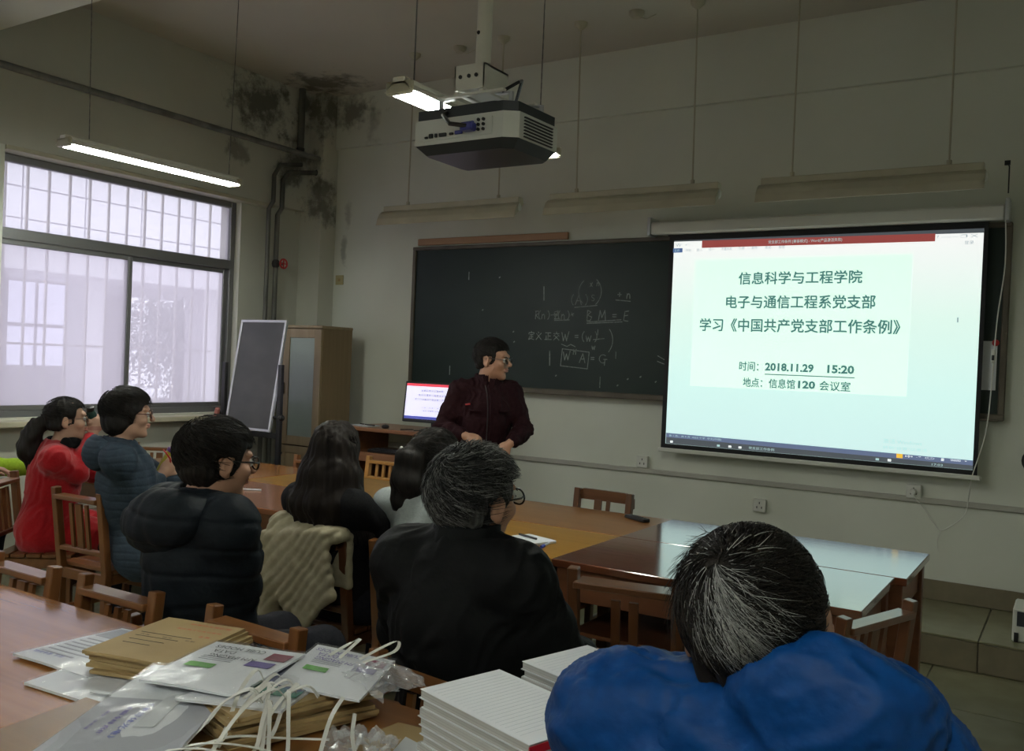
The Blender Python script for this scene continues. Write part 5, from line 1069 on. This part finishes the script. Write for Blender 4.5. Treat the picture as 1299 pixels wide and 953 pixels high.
scalp_strands('loose_strands', H, hr, M['st_black'], 110, (-.25, -.62, .78), r=(.085, .107, .093), pol=(.15, .9), ln=(.25, .5), keep=short_keep, seed=78, swirl=1.0, wd=.0005, off=(.004, .010), lift=.014, azr=(.3, 1.8))

# ---- partly visible person at the left edge
L0 = (-5.41, 2.45, 0); rz = -60; q = lambda p: to_local(L0, rz, p)
t, H, nb = person('person in a lime green top cut off by the left edge of the picture', L0, rz, q((-5.40, 2.47, 1.14)), (0, 0, 0), 1.0, False, 'skin', sh=.16, jacket=M['lime'], trousers=M['trs'], jk=.015, collar=.03, arms=((q((-5.22, 2.50, .82)), q((-5.12, 2.7, .80))), (q((-5.3, 2.85, .78)), q((-5.1, 3.0, .78)))), jlow=.62)
hair_short(H, t, M['hair'], M['st_black'], 500, 19, .058)
chair('wooden chair at the left edge under the person in lime green', (-5.52, 2.37, 0), R_(-60), *O_)

# ---- beige jacket over the chair
f = Field((-.30, -.17, -.48), (.27, .13, .10), .006)
f.bx((0, -.015, .012), (.185, .045, .030), None, .028, .02); f.bx((-.035, -.062, -.13), (.195, .020, .145), np.array(Euler((R_(4), R_(-9), 0)).to_matrix()), .018, .03); f.bx((.01, -.066, -.22), (.12, .018, .09), np.array(Euler((R_(2), R_(38), 0)).to_matrix()), .016, .03)
f.bx((.0, .045, -.10), (.17, .015, .11), None, .014, .03); f.ell((-.13, -.01, .02), (.085, .06, .05), None, .03)
f.chain([(-.15, -.05, -.20), (-.17, -.045, -.33), (-.16, -.04, -.46)], [.045, .045, .042], .02); f.chain([(-.06, -.05, -.25), (-.05, -.035, -.36), (-.06, -.03, -.47)], [.04, .036, .030], .02)
bj = thing('jacket', 'beige ribbed padded jacket draped over a chair back behind the long-haired woman', 'jacket', (-2.55, 2.625, .80))
def rib(P, nv):
    u = (P[:, 0]*.62-P[:, 2]*.55+.008*wob(P, 12, 3))/.030; m = np.clip((P[:, 2]+.33)/.05, 0, 1)*np.clip((-.025-P[:, 1])/.02, 0, 1); return m*.004*np.abs(np.sin(np.pi*u))*2-.004*m+.003*wob(P, 34, 6)
sdf_obj('body', f, M['beige'], bj, rib)
# ================================================================ things lying on the tables
def slab(nm, pts, th, m, parent, W=True, sag=0, n=8):
    """four corners (far left, far right, near right, near left), thickness downwards"""
    a, b, c, d = [Vector(p) for p in pts]; V, F = [], []
    for k in (0, 1):
        for i in range(n+1):
            for j in range(n+1):
                u, v = i/n, j/n; p = (a*(1-u)+b*u)*(1-v)+(d*(1-u)+c*u)*v; V.append(p+Vector((0, 0, -th*k+sag*math.sin(3.14*u)*math.sin(3.14*v)+sag*.4*math.sin(7*u+5*v))))
    I = lambda k, i, j: k*(n+1)**2+i*(n+1)+j
    for i in range(n):
        for j in range(n): F.append((I(0, i, j), I(0, i, j+1), I(0, i+1, j+1), I(0, i+1, j))); F.append((I(1, i, j), I(1, i+1, j), I(1, i+1, j+1), I(1, i, j+1)))
        F += [(I(0, i, 0), I(0, i+1, 0), I(1, i+1, 0), I(1, i, 0)), (I(0, i+1, n), I(0, i, n), I(1, i, n), I(1, i+1, n)), (I(0, 0, i+1), I(0, 0, i), I(1, 0, i), I(1, 0, i+1)), (I(0, n, i), I(0, n, i+1), I(1, n, i+1), I(1, n, i))]
    return mesh_obj(nm, V, F, m, parent, False, W)
def onslab(pts, u, v, up=.0012):
    a, b, c, d = [Vector(p) for p in pts]; x = (b-a).normalized(); y = (a-d).normalized(); z = x.cross(y).normalized(); p = (a*(1-u)+b*u)*(1-v)+(d*(1-u)+c*u)*v+z*up; return p, Matrix((x, y, z)).transposed()
def label_on(parent, pts, s, u, v, width, m, flip=False, h=None, up=.0015, nm='lettering'):
    p, Rm = onslab(pts, u, v, up)
    if flip: Rm = Rm @ Euler((0, 0, math.pi)).to_matrix()
    o = text(s, parent, (0, 0, 0), width, .05, m, (0, 0, 0), nm, height=h); o.matrix_parent_inverse = Matrix()
    w = wmat(parent).inverted() @ (Matrix.Translation(p) @ Rm.to_4x4()); o.location = w.translation; o.rotation_euler = w.to_euler(); return o
def patch(parent, pts, u0, u1, v0, v1, m, nm='print', up=.0012):
    q = [onslab(pts, *uv, up)[0] for uv in ((u0, v0), (u1, v0), (u1, v1), (u0, v1))]; return slab(nm, q, .0006, m, parent, True, 0, 1)
def film(name, haze=.25):
    m = bpy.data.materials.new(name); m.use_nodes = True; nt = m.node_tree; nt.nodes.clear(); L = nt.links.new
    out = N(nt, 'ShaderNodeOutputMaterial'); m1 = N(nt, 'ShaderNodeMixShader'); m2 = N(nt, 'ShaderNodeMixShader'); tr = N(nt, 'ShaderNodeBsdfTransparent'); gl = N(nt, 'ShaderNodeBsdfGlossy'); df = N(nt, 'ShaderNodeBsdfDiffuse')
    gl.inputs['Roughness'].default_value = .2; df.inputs[0].default_value = (.7, .72, .75, 1); m1.inputs[0].default_value = haze; L(tr.outputs[0], m1.inputs[1]); L(df.outputs[0], m1.inputs[2])
    fr = N(nt, 'ShaderNodeLayerWeight'); fr.inputs[0].default_value = .25; nz = N(nt, 'ShaderNodeTexNoise'); nz.inputs['Scale'].default_value = 14; bp = N(nt, 'ShaderNodeBump'); bp.inputs['Strength'].default_value = .35; bp.inputs['Distance'].default_value = .02
    L(mapped(nt, (1, 1, 1)), nz.inputs['Vector']); L(nz.outputs['Fac'], bp.inputs['Height']); L(bp.outputs[0], gl.inputs['Normal']); L(bp.outputs[0], fr.inputs['Normal'])
    m2.inputs[0].default_value = .10; L(m1.outputs[0], m2.inputs[1]); L(gl.outputs[0], m2.inputs[2]); L(m2.outputs[0], out.inputs[0]); return m
M['film'] = film('clear_plastic_film', .05); M['film'].node_tree.nodes['Mix Shader.001'].inputs[0].default_value = .06; M['bag'] = film('crumpled_plastic_bag', .28); M['page_w'] = mat('white_print_paper', (.80, .82, .85), .5, 0, (.75, .77, .81), (4, 4, 4)); M['p_violet'] = mat('violet_print', (.10, .06, .30), .5); M['p_mar'] = mat('maroon_print', (.22, .02, .05), .5)
M['p_mid'] = mat('mid_grey_print', (.22, .21, .23), .7); M['p_grn'] = mat('green_print', (.10, .38, .04), .5); M['p_navy'] = mat('navy_print', (.03, .04, .16), .5, 0, (.02, .20, .12), (7, 7, 7), 1, 2, contrast=(.45, .55)); M['p_grey'] = mat('grey_print', (.44, .45, .50), .7); M['brown_card'] = wood('brown_board', (.18, .09, .022), (.22, .11, .03), 'x', .4, .1); M['strap'] = mat('white_packing_strap', (.66, .65, .60), .35); M['red_cover'] = mat('red_cover', (.50, .015, .03), .35); M['pageblock'] = mat('page_block', (.50, .50, .48), .8, 0, (.36, .36, .35), (1, 1, 300), 1, 3)

fo = thing('board', 'flat brown board lying on the foreground table under the plastic-wrapped journal', 'board', (-1.5, 1.0, .73))
slab('panel', [(-1.79, 1.175, .742), (-1.20, 1.22, .742), (-1.16, .70, .742), (-1.735, .68, .742)], .011, M['brown_card'], fo)
tp = thing('paper_strip', 'narrow white paper strip beside the brown board', 'paper strip', (-1.75, 1.2, .7305)); slab('strip', [(-1.81, 1.205, .745), (-1.62, 1.27, .745), (-1.615, 1.258, .745), (-1.805, 1.193, .745)], .0015, M['paper'], tp)
def magazine(nm, lab, pts, th=.006, m='page_w', sleeve=True, sag=.002):
    c = sum((Vector(p) for p in pts), Vector())/4; t = thing(nm, lab, 'magazine', (c.x, c.y, c.z-th)); slab('pages', pts, th, M[m], t, True, sag)
    if sleeve: slab('plastic_sleeve', [Vector(p)+(Vector(p)-c)*.03+Vector((0, 0, .003)) for p in pts], .0006, M['film'], t, True, sag+.001)
    return t
A = [(-2.165, 1.52, .742), (-1.88, 1.56, .742), (-1.90, 1.25, .742), (-2.185, 1.235, .742)]
g = magazine('magazine', 'plastic-wrapped blue and white magazine left of the brown envelope stack', A); patch(g, A, .05, .9, .05, .3, M['p_grey'], up=.0025); patch(g, A, .55, .9, .02, .08, M['ink_blue'], up=.003)
for k in range(7): patch(g, A, .08, .5+.06*(k % 3), .38+.07*k, .40+.07*k, M['p_grey'], up=.0025)
label_on(g, A, '特快专递  学报', .1, .9, .10, M['ink_blue'], up=.004)
A = [(-2.02, 1.40, .738), (-1.74, 1.46, .738), (-1.73, 1.17, .738), (-1.985, 1.15, .738)]
g = magazine('magazine', 'white wrapped magazine under the brown envelopes, its corner hanging out towards the viewer', A, .006, sag=0)
def env(lab, cx, cy, z, r, w_=.235, l_=.30, th=.009, grp=None, m='kraft'):
    t = thing('envelope', lab, 'envelope', (cx, cy, z), R_(r), grp); P = [(-w_/2, l_/2, th), (w_/2, l_/2, th), (w_/2, -l_/2, th), (-w_/2, -l_/2, th)]
    slab('body', P, th*.85, M[m], t, False, .0015, 6); return t, P
# left stack of brown envelopes
for k in range(6):
    lb = 'topmost brown envelope of the left stack, with red and black print' if k == 5 else 'brown envelope under the printed one, stacked at the left'
    e, P = env(lb, -1.868+random.uniform(-.012, .012)+(.012 if k < 5 else 0), 1.435+random.uniform(-.01, .01), .742+.0088*k, 14+random.uniform(-3, 3) if k < 5 else 14, grp='brown envelopes of the left stack' if k < 5 else None)
if True:
    Pw = [e.matrix_basis @ Vector(p) for p in P]
    def pr(s, u, v, w_, m, h=None, flip=True): return label_on(e, Pw, s, u, v, w_, m, flip, h, .004)
    pr('教师教学档案袋', .93, .10, .12, M['ink_red'], .012); pr('信息科学与工程学院', .93, .24, .13, M['ink_red'], .010); pr('编 号', .9, .36, .03, M['ink_red'])
    for k in range(4): patch(e, Pw, .12+.02*k, .75-.08*k, .45+.09*k, .455+.09*k, M['ink'], up=.0035)
    pr('姓名        年级        专业', .85, .50, .16, M['ink'], .008)
# right bundle of brown envelopes
for k in range(7):
    lb = 'brown envelope on top of the right bundle, under the white magazines' if k == 6 else 'brown envelope in the right bundle beneath the magazines'
    env(lb, -1.42+random.uniform(-.015, .015), 1.385+random.uniform(-.015, .015), .735+.0095*k, -18+random.uniform(-6, 6), .25, .33, .0095, grp='brown envelopes of the right bundle' if k < 6 else None)
# plastic wrapped journal in front
A = [(-1.685, 1.265, .812), (-1.487, 1.355, .812), (-1.37, 1.08, .762), (-1.575, .93, .762)]
g = magazine('journal', 'large grey-white plastic-wrapped journal nearest the viewer, lying slanted on the pile', A, .006)
patch(g, A, .0, 1.0, .42, 1.0, M['p_grey'], up=.0022); patch(g, A, .50, .66, .26, .74, M['paper'], up=.0045); label_on(g, A, '半导体光电', .80, .22, .11, M['p_mid'], True, .020, .005)
for k, s in enumerate(('《半导体光电》', '编辑部', '地址：信息馆')):
    p, Rm = onslab(A, .42-.13*k, .48+.05*k, .0048); o = text(s, g, (0, 0, 0), .13-.03*k, .05, M['ink_blue'] if k == 0 else M['p_violet'], (0, 0, 0), height=.015-.004*k); ww = wmat(g).inverted() @ (Matrix.Translation(p) @ (Rm @ Euler((0, 0, R_(-90))).to_matrix()).to_4x4()); o.location = ww.translation; o.rotation_euler = ww.to_euler()
# white magazines with print
A = [(-1.70, 1.40, .822), (-1.485, 1.475, .822), (-1.40, 1.19, .812), (-1.63, 1.13, .812)]
A = [(-1.675, 1.425, .826), (-1.455, 1.49, .826), (-1.40, 1.24, .818), (-1.62, 1.18, .818)]
def afm(lab, A, sub=False):
    g = magazine('magazine', lab, A, .005); o_ = .003
    for k, s in enumerate(('CUBE MODES', 'DATA', 'AFM IMAGING')): label_on(g, A, s, (.66, .40, .70)[k], .05+.10*(k+1)-.04, (.125, .055, .115)[k], M['p_violet'] if sub else M['ink'], True, .016, .0045)
    for k in range(3): patch(g, A, .15, .5, .36+.035*k, .37+.035*k, M['p_grey'], up=.0035)
    patch(g, A, .74, .96, .12, .28, M['p_mar'], up=.0035); patch(g, A, .66, .92, .34, .46, M['p_violet'], up=.0035); patch(g, A, .14, .42, .52, .62, M['p_grn'], up=.0035); return g
B2 = [(-1.53, 1.46, .810), (-1.36, 1.50, .810), (-1.29, 1.26, .806), (-1.50, 1.18, .806)]
g = magazine('magazine', 'white magazine with a blue and green photo, between the two printed ones', B2, .005, sag=.001); patch(g, B2, .35, .98, .05, .75, M['p_navy'], up=.003)
afm('white magazine with black upside-down title and green hexagon, left on the pile', A)
afm('white magazine with violet upside-down title and maroon squares, right on the pile', [(-1.50, 1.575, .818), (-1.285, 1.60, .818), (-1.20, 1.385, .812), (-1.405, 1.345, .812)], True)
# white packing straps
sp = thing('packing_straps', 'tangle of cut white packing straps in front of the plastic bag', 'straps', (-1.30, 1.30, .80))
rs = np.random.RandomState(12)
def strap(pts, wd=.008):
    P = [Vector(p) for p in pts]; out = []
    for i in range(len(P)-1):
        p0, p1, p2, p3 = P[max(i-1, 0)], P[i], P[i+1], P[min(i+2, len(P)-1)]
        for k in range(5):
            u = k/5; out.append(.5*((2*p1)+(-p0+p2)*u+(2*p0-5*p1+4*p2-p3)*u*u+(-p0+3*p1-3*p2+p3)*u**3))
    out.append(P[-1]); b = B()
    for a, c in zip(out[:-1], out[1:]):
        if (c-a).length > 1e-4: b.bar(a, c+(c-a)*.1, wd, .0009, 0, (.3, .2, 1))
    return b.done('strap', M['strap'], sp, False, True)
for i in range(17):
    x, y = -1.34+rs.uniform(-.055, .075), 1.255+rs.uniform(-.04, .07); a = rs.uniform(-.9, .9); L1 = rs.uniform(.05, .10); h = .80+rs.uniform(.02, .05); dx, dy = math.sin(a)*L1, -math.cos(a)*L1
    strap([(x-dx*.3, y-dy*.3, .822), (x, y, h+.01), (x+dx*.6, y+dy*.6, h-.015), (x+dx*1.1, y+dy*1.1, .770), (x+dx*1.4+rs.uniform(-.02, .02), y+dy*1.4, .752)], .008)
for a in (((-1.39, 1.10, .750), (-1.33, 1.17, .775), (-1.27, 1.24, .765), (-1.20, 1.30, .76)), ((-1.42, 1.07, .752), (-1.36, 1.13, .768), (-1.28, 1.17, .77), (-1.21, 1.20, .76)), ((-1.43, 1.05, .756), (-1.35, 1.10, .772), (-1.27, 1.14, .768), (-1.22, 1.19, .765)),
          ((-1.38, 1.52, .825), (-1.37, 1.56, .85), (-1.375, 1.58, .855), (-1.40, 1.57, .84), (-1.41, 1.52, .825)), ((-1.33, 1.53, .83), (-1.30, 1.60, .855), (-1.28, 1.605, .860), (-1.275, 1.58, .845), (-1.31, 1.52, .83)), ((-1.18, 1.35, .80), (-1.14, 1.30, .78), (-1.10, 1.27, .75)), ((-1.23, 1.37, .815), (-1.18, 1.28, .81), (-1.15, 1.22, .76))): strap(a)
def crumple(nm, lab, c, sx, sy, sz, rz, m, seed, cat, amp=.5):
    t = thing(nm, lab, cat, c, R_(rz)); n = 26; V, F = [], []; r = np.random.RandomState(seed)
    g = np.array([[i/n-.5, j/n-.5, 0] for i in range(n+1) for j in range(n+1)])
    q = wob(g, 11, seed, 6); q2 = wob(g, 24, seed+1, 6); ed = 1-(2*np.abs(g[:, 0]))**4*.5-(2*np.abs(g[:, 1]))**4*.5
    for k in (0, 1): V += [((a[0]*sx*(1+.1*q2[i])), a[1]*sy*(1+.1*q[i]), max(0.001, sz*(.55*ed[i]+amp*.25*abs(q[i])+amp*.12*q2[i]))-k*.0012*1.0) for i, a in enumerate(g)]
    I = lambda k, i, j: k*(n+1)**2+i*(n+1)+j
    for i in range(n):
        for j in range(n): F.append((I(0, i, j), I(0, i+1, j), I(0, i+1, j+1), I(0, i, j+1)))
    mesh_obj('film', V[:(n+1)**2], F, m, t, False); return t
crumple('plastic_bag', 'clear crumpled plastic bag at the back of the pile, before the chair rail', (-1.235, 1.50, .80), .17, .13, .055, -15, M['bag'], 5, 'bag'); crumple('plastic_bag', 'torn milky plastic wrapping beside the right envelope bundle', (-1.145, 1.33, .735), .13, .10, .05, 25, M['bag'], 8, 'bag', 1.2)
def sheet(lab, pts, m='paper', th=.001, nm='paper_sheet', cat='paper'):
    c = sum((Vector(p) for p in pts), Vector())/4; t = thing(nm, lab, cat, (c.x, c.y, c.z-th)); slab('sheet', pts, th, M[m], t, True, .0005); return t
sheet('white paper sheet at the bottom edge in front of the packing straps', [(-1.245, 1.19, .7345), (-1.01, 1.33, .7345), (-.90, 1.14, .7345), (-1.14, 1.0, .7345)])
sheet('white printed sheet tucked beside the notebook stack', [(-1.13, 1.45, .7345), (-.965, 1.41, .7345), (-.97, 1.34, .7345), (-1.10, 1.36, .7345)])
sheet('brown paper scrap between the plastic wrapping and the notebooks', [(-1.19, 1.50, .7335), (-1.0, 1.52, .7335), (-1.02, 1.35, .7335), (-1.2, 1.34, .7335)], 'kraft')
# notebook stacks
def notebook(lab, cx, cy, z, r, w_=.275, d_=.175, th=.014, cover='red_cover', grp=None):
    t = thing('notebook', lab, 'notebook', (cx, cy, z), R_(r), grp)
    B().span((-w_/2+.002, -d_/2+.002, .0015), (w_/2-.002, d_/2-.002, th), .001).done('pages', M['pageblock'], t); B().span((-w_/2, -d_/2, 0), (w_/2, d_/2, .0015)).done('cover', M['paper'], t)
    if cover == 'red_cover': B().span((w_/2-.001, -d_/2, 0), (w_/2+.001, d_/2, th*.85)).done('spine', M['red_cover'], t)
    return t
M['rule'] = mat('ruled_line', (.68, .72, .77), .7)
for nm_, cx, cy, n_, zt in (('front', -.755, 1.248, 15, .95), ('rear', -.700, 1.482, 15, .95)):
    for k in range(n_):
        z = .73+k*(zt-.73)/n_; top = k == n_-1
        g = notebook(('topmost white notebook of the %s stack, its ruled page up' if top else 'white notebook in the %s stack under the top one') % nm_, cx+random.uniform(-.004, .004)+(.006 if k % 4 == 1 else 0), cy+random.uniform(-.004, .004), z, -17+random.uniform(-1.2, 1.2) if not top else -17, cover='red_cover' if k > n_-4 and nm_ == 'front' else 'paper', th=(zt-.73)/n_-.0003, grp=None if top else 'notebooks of the %s stack' % nm_)
        if top:
            h = (zt-.73)/n_-.0003; B().span((-.1365, -.0865, h), (.1365, .0865, h+.0008)).done('top_page', M['page_w'], g)
            rl_ = B()
            for i in range(20): rl_.span((-.115+.0115*i, -.075, h+.0008), (-.1145+.0115*i, .075, h+.0011))
            o = rl_.done('ruled_lines', M['rule'], g); o['kind'] = 'stuff'
            text('东南大学' if False else '学院', g, (.112, -.02, h+.0013), .016, .02, M['ink_blue'], (0, 0, R_(90))); text('科学与工程', g, (.112, .01, h+.0013), .03, .02, M['ink_blue'], (0, 0, R_(90)))
# on the far tables
rc_ = thing('remote_control', 'black remote control on the far brown table', 'remote control', (-1.885, 4.255, .73), R_(62)); B().span((-.022, -.08, 0), (.022, .08, .018), .005).done('case', M['plastic_b'], rc_)
for i in range(3):
    for j in range(5): B().span((-.015+.011*i, -.055+.02*j, .018), (-.008+.011*i, -.045+.02*j, .020)).done('button', M['dark_metal'], rc_)
npd = thing('notepad', 'small white notepad on the yellow table beside the grey-haired man', 'notepad', (-2.00, 3.40, .73), R_(-18)); B().span((-.09, -.065, 0), (.09, .065, .012), .002).done('pages', M['paper'], npd)
pn = thing('pen', 'black pen lying on the notepad on the yellow table', 'pen', (-2.02, 3.40, .7425), R_(70)); B().tube([(0, -.06, .005), (0, .06, .005)], .005, 8).done('barrel', M['plastic_b'], pn, True)
pn = thing('pen', 'blue capped pen at the right edge of the notepad on the yellow table', 'pen', (-1.90, 3.36, .73), R_(10)); B().tube([(0, -.05, .006), (0, .03, .006)], .005, 8).done('barrel', M['paper'], pn, True); B().tube([(0, -.07, .006), (0, -.035, .006)], .007, 8).done('cap', M['ink_blue'], pn, True)
pn = thing('pen', 'white pen on the reddish table right of the man in the hooded coat', 'pen', (-3.92, 3.52, .73), R_(-60)); B().tube([(0, -.07, .005), (0, .07, .005)], .0055, 8).done('barrel', M['paper'], pn, True)
sheet('white sheet on the orange table before the woman in grey-blue, the farther one', [(-4.95, 3.75, .7325), (-4.60, 3.80, .7325), (-4.55, 3.58, .7325), (-4.92, 3.54, .7325)]); sheet('white sheet on the orange table before the woman in grey-blue, the nearer one', [(-4.75, 3.50, .7322), (-4.36, 3.50, .7322), (-4.34, 3.25, .7322), (-4.72, 3.24, .7322)])
dv = thing('printer', 'small white machine with a dark panel standing on the platform at the right edge', 'machine', (-.08, 5.50, .165)); B().span((-.17, -.12, 0), (.2, .14, .175), .008).done('case', M['plastic_w'], dv); B().span((-.15, -.124, .085), (.19, -.118, .16)).done('front_panel', M['ink'], dv); B().span((-.16, -.126, .0), (-.14, -.11, .05)).done('foot', M['plastic_b'], dv)
wsp = thing('wall_speaker', 'round black wall fitting cut off by the right edge below the screen', 'speaker', (-.20, 6.05, 1.06)); B().lathe([(.02, 0), (.065, .01), (.075, .03), (.06, .05)], (0, .025, 0), 20, (R_(90), 0, 0)).done('housing', M['plastic_b'], wsp, True); B().lathe([(.04, .05), (.03, .056), (.0, .06)], (0, .025, 0), 16, (R_(90), 0, 0)).done('grille', M['silver'], wsp, True)
